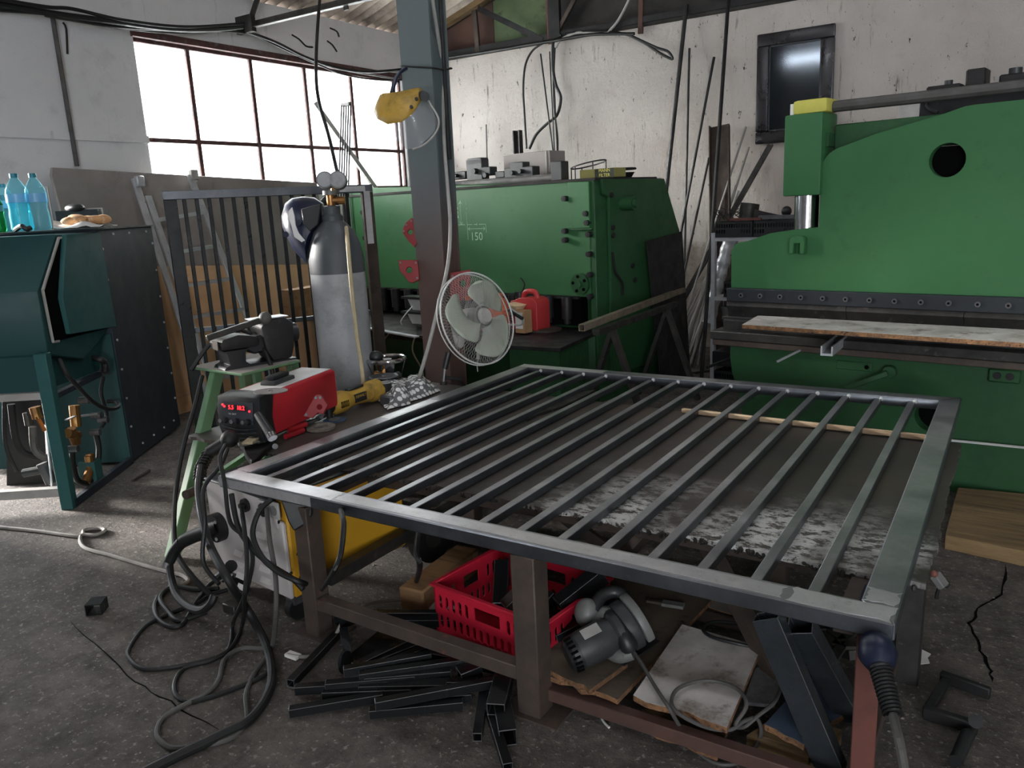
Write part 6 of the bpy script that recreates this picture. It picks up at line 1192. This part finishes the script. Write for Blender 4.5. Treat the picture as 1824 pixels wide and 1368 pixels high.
m=MB(); a=PY(1372,258,8.1); b=PY(1320,350,7.9); e=a+(b-a)*(a.z/(a.z-b.z)); m.bar(a,e,.05,.006,(0,1,0)); m.bar(a+X3*.025,e+X3*.025,.006,.05,(0,1,0)); one('angle_iron',m,'darksteel','grey angle iron slanting below the framed mirror','angle')
rl=T('foil_duct','crumpled silver duct leaning behind the rack','duct',PY(1275,480,7.4)); m=MB(); m.tube([PY(1300,425,7.4),PY(1288,470,7.35),PY(1275,520,7.3),PY(1262,575,7.25)],lambda t:.060+.005*math.sin(t*45),14,12); m.build('duct','alu',rl)
# rack
RD=6.45
rk=T('storage_rack','grey steel rack with crates behind the left end of the press brake','rack',PD(1300,640,RD)); q0=PD(1272,420,RD); rkU=U
def RK(a,b,z): return V((q0.x,q0.y,0))+U*a+N*b+Z3*z
for a,b in ((0,0),(1.0,0),(0,.4),(1.0,.4)):
    m=MB(); m.box(RK(a,b,.65),(.035,.035,1.30),AX); m.build('upright','alu',rk)
sz=[]
for px_y in (424,532,610):
    z=PD(1276,px_y,RD).z; sz.append(z); m=MB(); m.box(RK(.5,.2,z-.01),(1.0,.42,.03),AX); m.build('shelf','alu',rk)
def pcrate(a0,a1,z,h,label,b0=-.02,b1=.3,fill=True):
    c=T('plastic_crate',label,'crate',RK((a0+a1)/2,(b0+b1)/2,z)); L_=a1-a0
    holes=[]; n=max(3,int(L_/.022))
    rows=2
    for r_ in range(rows):
        for i in range(n):
            x=.015+i*(L_-.03)/(n-1); y=h*(.36+.36*r_); 
            if r_==0 and L_*.3<x<L_*.7: continue
            holes.append([(x-.006,y-h*.12),(x+.006,y-h*.12),(x+.006,y+h*.12),(x-.006,y+h*.12)])
    m=MB(); m.plate_hole([(0,0),(L_,0),(L_,h),(0,h)],holes,RK(a0,b0,z),U,Z3,N,.006); m.build('front_wall','plasticblack',c,smooth=False)
    for p0,p1,nm in ((RK(a0,b0,z),RK(a0,b1,z),'end_wall'),(RK(a1,b0,z),RK(a1,b1,z),'end_wall'),(RK(a0,b1,z),RK(a1,b1,z),'back_wall')):
        m=MB(); m.prism([p0,p1,p1+Z3*h,p0+Z3*h],(N if nm=='back_wall' else U)*.006); m.build(nm,'plasticblack',c)
    m=MB(); m.prism([RK(a0,b0,z),RK(a1,b0,z),RK(a1,b1,z),RK(a0,b1,z)],Z3*.005); m.build('bottom','plasticblack',c)
    return c
z0=sz[0]+.006
pcrate(.02,.33,z0,.125,'black plastic crate at the left on the top shelf of the rack'); pcrate(.345,.68,z0,.125,'black plastic crate on the top shelf beside the piston')
pcrate(.10,.42,sz[1]+.006,.13,'black plastic crate on the middle shelf of the rack'); pcrate(.02,.40,.005,.15,'low black crate at the foot of the rack')
t=T('scrap_metal','curved steel ring and bent plates heaped over the top crates','scrap',RK(.3,.1,z0+.13))
q=RK(.24,.1,z0+.13); m=MB(); m.lathe([(.075,0),(.075,.13),(.07,.13),(.07,0)],q,(.15,0,1),22); m.build('ring','darksteel',t); m=MB(); m.prism([RK(a,.06,z0+z) for a,z in ((.22,.24),(.30,.14),(.62,.14),(.40,.19))],N*.01); m.build('bent_plate','darksteel',t); m=MB(); m.box(RK(.28,.0,z0+.14),(.26,.06,.02),AX); m.build('rusty_strip','redlead',t); m=MB(); m.box(RK(.52,.0,z0+.15),(.28,.03,.03),AX); m.build('bar','greysteel',t); m=MB(); m.sphere(RK(.58,.05,z0+.19),.04,10,7); m.build('knob','plasticblack',t)
for i in range(14):
    a=random.uniform(.0,.18); m=MB(); p=RK(a,random.uniform(0,.15),z0+.12+random.uniform(0,.05)); m.tube([p,p+V((random.uniform(-.06,.06),random.uniform(-.05,.05),.05)),p+V((random.uniform(-.08,.08),0,.02+random.random()*.06))],.004,5,3); m.build('wire','darksteel',t)
m=MB(); p=RK(.60,.35,z0); m.box(p+Z3*.15,(.1,.06,.3),AX); one('terracotta_block',m,'redlead','reddish brick like block on the top shelf beside the piston','block')
bk=T('bucket','grey bucket on the lower shelf of the rack','bucket',RK(.12,.1,sz[2]+.006)); m=MB(); m.lathe([(.07,0),(.075,.01),(.11,.26),(.105,.26),(.072,.012)],RK(.13,.12,sz[2]+.008),(0,0,1),20); m.build('pail','plasticgrey',bk); m=MB(); m.tube([RK(.03,.12,sz[2]+.26),RK(.08,.05,sz[2]+.33),RK(.2,.05,sz[2]+.33),RK(.24,.12,sz[2]+.26)],.006,6,4); m.build('bail','paper',bk)
m=MB(); m.box(RK(.25,.1,sz[1]+.30-.05),(.2,.02,.22),AX); m.box(RK(.2,.08,sz[1]+.34),(.16,.05,.012),AX); one('tray',m,'plasticblack','tilted dark tray on the middle shelf of the rack','tray')
m=MB(); m.box(RK(.2,.1,sz[2]-.16),(.36,.3,.12),AX); one('steel_box','x' if 0 else m,'plasticblack','dark flat box under the lowest shelf of the rack','box')
m=MB(); m.bar(PD(1258,655,6.3),PD(1330,628,6.35),.02,.02); one('bent_rod','x' if 0 else m,'blackiron','bent black bar lying at the foot of the rack','bar')
m=MB(); m.bar(PZ(1235,664,.01),PZ(1300,655,.01),.04,.012); one('steel_strip',m,'blackiron','black strip on the floor beside the rack','strip')
# mirror
mf=T('framed_mirror','dark framed glass picture hanging on the back wall above the press','picture',PY(1420,150,YB)); a=PY(1351,62,YB); b=PY(1490,43,YB); c=PY(1346,258,YB)
x0,x1,zt1,zb=a.x,b.x,(a.z+b.z)/2,c.z; fw=.115
for lo,hi in (((x0,zb),(x1,zb+fw)),((x0,zt1-fw),(x1,zt1)),((x0,zb+fw),(x0+fw,zt1-fw)),((x1-fw,zb+fw),(x1,zt1-fw))):
    m=MB(); m.b2((lo[0],YB-.05,lo[1]),(hi[0],YB-.005,hi[1])); m.build('frame_rail','mirrorframe',mf,bevel=.015,segs=2)
m=MB(); m.b2((x0+fw,YB-.02,zb+fw),(x1-fw,YB-.012,zt1-fw)); m.build('glass','mirror',mf)
for lo,hi in (((x0+fw,zb+fw),(x1-fw,zb+fw+.012)),((x0+fw,zt1-fw-.012),(x1-fw,zt1-fw)),((x0+fw,zb+fw),(x0+fw+.012,zt1-fw)),((x1-fw-.012,zb+fw),(x1-fw,zt1-fw))):
    m=MB(); m.b2((lo[0],YB-.03,lo[1]),(hi[0],YB-.02,hi[1])); m.build('inner_bead','plasticdark',mf)
# ================= OVERHEAD CABLES =================
def ov(label,pts,r,mt='rubber',n=8):
    m=MB(); m.tube(pts,r,8,n); one('cable',m,mt,label,'cable')
yc=YB-.10
ov('black cable looping down the back wall left of the rods',[PY(x,y,yc) for x,y in ((1000,62),(962,80),(945,95),(935,120),(932,160),(934,200),(938,265))],.012)
ov('thick black cable bundle hanging from the truss post to the grey box',[PY(x,y,yc) for x,y in ((985,75),(985,120),(990,150),(999,175),(992,205),(975,220),(955,240),(943,265))],.017)
ov('second black cable hanging beside the bundle on the back wall',[PY(x,y,yc) for x,y in ((988,85),(986,140),(988,200),(993,250),(992,300))],.012)
ov('looped cable end hanging at the right of the truss post',[PY(x,y,yc) for x,y in ((1010,60),(1060,56),(1110,60),(1145,75),(1165,88),(1185,100),(1198,105),(1190,92),(1170,85),(1150,76),(1120,62))],.013)
ov('pale grey conduit rising to the roof at the right truss bay',[PY(x,y,yc) for x,y in ((990,85),(1000,70),(1030,58),(1075,60),(1090,50),(1105,30),(1125,-10))],.014,'plasticlight')
ov('sagging cable along the bottom of the back truss',[PY(x,y,yc-.03) for x,y in ((790,104),(870,92),(940,80),(990,72),(1050,62),(1130,60))],.016)
ov('thick black cable bundle sagging from the upper left corner to the column',[PX(-40,0,XW+.10),PX(60,18,XW+.10),PX(120,28,XW+.12),PX(200,38,XW+.14),PX(300,51,XW+.12),PX(380,52,XW+.12),PX(432,47,XW+.12)],.024)
ov('second dark cable below the bundle at the upper left',[PX(-40,8,XW+.08),PX(90,22,XW+.08),PX(180,44,XW+.10),PX(300,53,XW+.1),PX(400,55,XW+.1),PX(450,60,XW+.1)],.015)
ov('third dark cable of the bundle at the upper left, lumpy and close to the wall',[PX(-40,14,XW+.06),PX(70,22,XW+.07),PX(150,32,XW+.09),PX(250,46,XW+.1),PX(340,55,XW+.09),PX(440,52,XW+.1)],.018)
ov('highest dark cable of the bundle at the upper left',[PX(-40,-8,XW+.14),PX(80,12,XW+.14),PX(130,16,XW+.15),PX(220,36,XW+.16),PX(330,48,XW+.14),PX(435,42,XW+.14)],.014)
ov('thin cable sagging under the bundle over the window left',[PX(80,28,XW+.05),PX(140,38,XW+.05),PX(230,52,XW+.06),PX(340,60,XW+.06),PX(430,50,XW+.08)],.010,'rubbergrey')
ov('dark cable sagging across the window head to the column',[PX(438,56,XW+.12),PX(490,75,XW+.12),PX(540,100,XW+.12),PX(590,118,XW+.12),PX(650,128,XW+.12),PX(715,124,XW+.15)],.016)
ov('second dark cable across the window head to the column',[PX(445,58,XW+.10),PX(500,85,XW+.10),PX(560,112,XW+.10),PX(610,132,XW+.10),PX(670,142,XW+.12),PX(718,142,XW+.15)],.010)
ov('thin wire along the red window head',[PX(360,50,XW+.06),PX(460,64,XW+.06),PX(520,92,XW+.06),PX(590,120,XW+.06),PX(700,140,XW+.06)],.008,'rubbergrey')
ov('black cable hanging from the roof truss to the gas cylinder valve',[PD(571,-20,5.8),PD(565,60,5.6),PD(563,130,5.4),PD(568,180,5.25),PD(585,240,5.1),PD(598,295,4.95),PD(606,330,4.88)],.012)
# narrow rod bundle and diagonal bar in front of the window
rb=T('rod_bundle','bundle of thin rods with a cap upright before the window','rods',PD(615,330,6.6)); 
for i in range(5):
    a=PD(608.5+i*4.1,188,6.7); b=PD(603+i*4.3,350,6.75); m=MB(); m.cyl(b,a,.0068,seg=6); m.build('rod','blackiron',rb)
m=MB(); m.box((PD(607,186,6.7)+PD(626,186,6.7))/2,(.11,.03,.03),AX); m.build('cap','plasticgrey',rb)
q=PD(614,355,6.75); m=MB(); m.cyl(V((q.x,q.y,0)),q,.03,seg=10); m.build('post','darksteel',rb)
a=PX(560,183,XW+.12); b=PX(668,334,XW+.35); m=MB(); e=a+(b-a)*(a.z/(a.z-b.z)); m.bar(a,a+(b-a)*1.6,.05,.045); one('diagonal_bar',m,'plasticlight','pale bar slanting across the lower window','bar')
# ================= ON THE CABINET =================
ZC=1.587
def CT(px,dep): p=PD(px,412,dep); return V((p.x,p.y,ZC))
def bottle(p,h,r,label,liq=True,mt='pet',grp='blue water bottles on the teal cabinet'):
    b=T('water_bottle',label,'bottle',p,grp); m=MB(); pr=[(.0,.004),(r*.8,.0),(r,.015)]
    for i in range(9):
        z=.03+i*h*.07; pr+= [(r*(.985 if i%2 else 1.0)*(.90 if .36<z/h<.47 else 1),z)]
    pr+=[(r,h*.66),(r*.95,h*.72),(r*.62,h*.84),(r*.30,h*.925),(r*.28,h*.95)]; m.lathe(pr,p,(0,0,1),24); m.build('body',mt,b)
    m=MB(); m.lathe([(r*.36,h*.93),(r*.36,h),(0,h)],p,(0,0,1),16); m.build('cap','petcap' if mt=='pet' else 'petgreen',b)
    if liq: m=MB(); m.lathe([(.0,.006),(r*.9,.008),(r*.93,.02),(r*.92,h*.55),(.0,h*.55)],p,(0,0,1),20); m.build('water','petwater',b)
    m=MB(); m.lathe([(r*1.004,h*.50),(r*1.006,h*.51),(r*1.006,h*.64),(r*1.004,h*.65)],p,(0,0,1),24); m.build('label_band','petlabel',b)
    return b
simple('petcap',(34,120,138),.4); film('petwater',(.5,.9,.94),.1,.2,(130,220,230)); film('petlabel',(.6,.82,.92),.3,.5,(150,190,220))
bottle(CT(42,4.72),.335,.062,'tall blue water bottle half full, middle of the three on the cabinet'); bottle(CT(75,4.78),.335,.058,'tall blue water bottle rightmost on the cabinet',False); bottle(CT(19,4.9),.29,.055,'shorter blue water bottle behind the tall ones',False)
bottle(CT(-2,4.62),.24,.045,'green bottle cut by the left picture edge',False,'petgreen',None)
m=MB(); m.tube([CT(28,4.55)+Z3*.01,CT(40,4.5)+Z3*.03,CT(48,4.5)+Z3*.012,CT(56,4.52)+Z3*.02],lambda t:.014,8,5); one('glove',m,'rubber','dark crumpled glove in front of the blue bottles','glove')
cb2=T('crate','dark tool tray with a bright handle behind the bread on the cabinet','tray',CT(145,5.35)); 
m=MB(); p=CT(152,5.4); m.box(p+Z3*.06,(.28,.16,.12),AC); m.build('body','plasticblack',cb2); m=MB(); q=CT(188,5.38); m.tube([q+Z3*.0,q+Z3*.125,CT(152,5.38)+Z3*.125],.006,6,1); m.build('handle','plasticlight',cb2); m=MB(); m.sphere(CT(140,5.35)+Z3*.135,.06,12,8,(1.6,.8,.5)); m.build('lump','plasticblack',cb2)
m=MB(); vs=[];fs=[]; P4=[CT(96,4.75),CT(212,4.95),CT(200,5.25),CT(98,5.1)]; n=14
for j in range(n+1):
    for i in range(n+1):
        u=i/n;v=j/n; p=P4[0].lerp(P4[1],u).lerp(P4[3].lerp(P4[2],u),v); edge=min(u,v,1-u,1-v); p=p+Z3*(.006+.05*max(0,noise.noise(V((u*4,v*4,2.2))))+(.05*v*v*(1-u))); vs.append(p)
fs=[(j*(n+1)+i,j*(n+1)+i+1,(j+1)*(n+1)+i+1,(j+1)*(n+1)+i) for j in range(n) for i in range(n)]; m.add(vs,fs); one('wrapping_paper',m,'paper','crumpled white wrapping paper with bread on the cabinet top','paper')
def bread(px,dep,sc,label,z=.03):
    p=CT(px,dep)+Z3*z; m=MB(); m.sphere(p,.06,16,10,sc)
    for v in m.v:
        d=v-p; v+=d*noise.noise(v*14)*.35
    one('bread',m,'bread',label,'bread','bread pieces on the paper')
bread(140,4.98,(1.5,1.0,.5),'torn bread crust lying left on the white paper',.055); bread(165,5.02,(1.3,1.0,.5),'bread piece in the middle of the white paper',.05); bread(185,5.08,(1.2,.9,.45),'bread piece at the right on the white paper',.05); bread(125,4.94,(.9,.7,.4),'small bread crumb heap beside the bottles',.05)
sh2=T('frame_bracket','thin pale metal frame leaning behind the blue bottles','frame',CT(92,5.5)); m=MB(); q=CT(84,5.5); q2=CT(98,5.5); m.tube([q+Z3*.29,q2+Z3*.29,q2+Z3*.0],.007,6,1); m.build('wire','plasticlight',sh2)
m=MB(); m.box(CT(5,5.3)+Z3*.12,(.12,.10,.24),AC); one('box',m,'plasticblack','dark box at the left edge behind the bottles','box')
# ================= FLOOR DEBRIS =================
m=MB(); rd=random.Random(21)
for i in range(700):
    x=rd.uniform(-4.6,.6); y=rd.uniform(.75,4.2); r=rd.choice((.003,.004,.004,.005,.007)); h=r*rd.uniform(.3,.8); a=rd.uniform(0,6.28)
    c=V((x,y,0)); q=[c+V((math.cos(a+k*1.57+rd.uniform(-.4,.4))*r*rd.uniform(.6,1.5),math.sin(a+k*1.57)*r,.0005)) for k in range(4)]
    m.add(q+[c+Z3*h],[(0,1,4),(1,2,4),(2,3,4),(3,0,4)])
o=one('grit','x' if 0 else m,'palegrit','pale grit and chips scattered over the workshop floor','grit',smooth=False,org=(-2,2,0)); o['kind']='stuff'
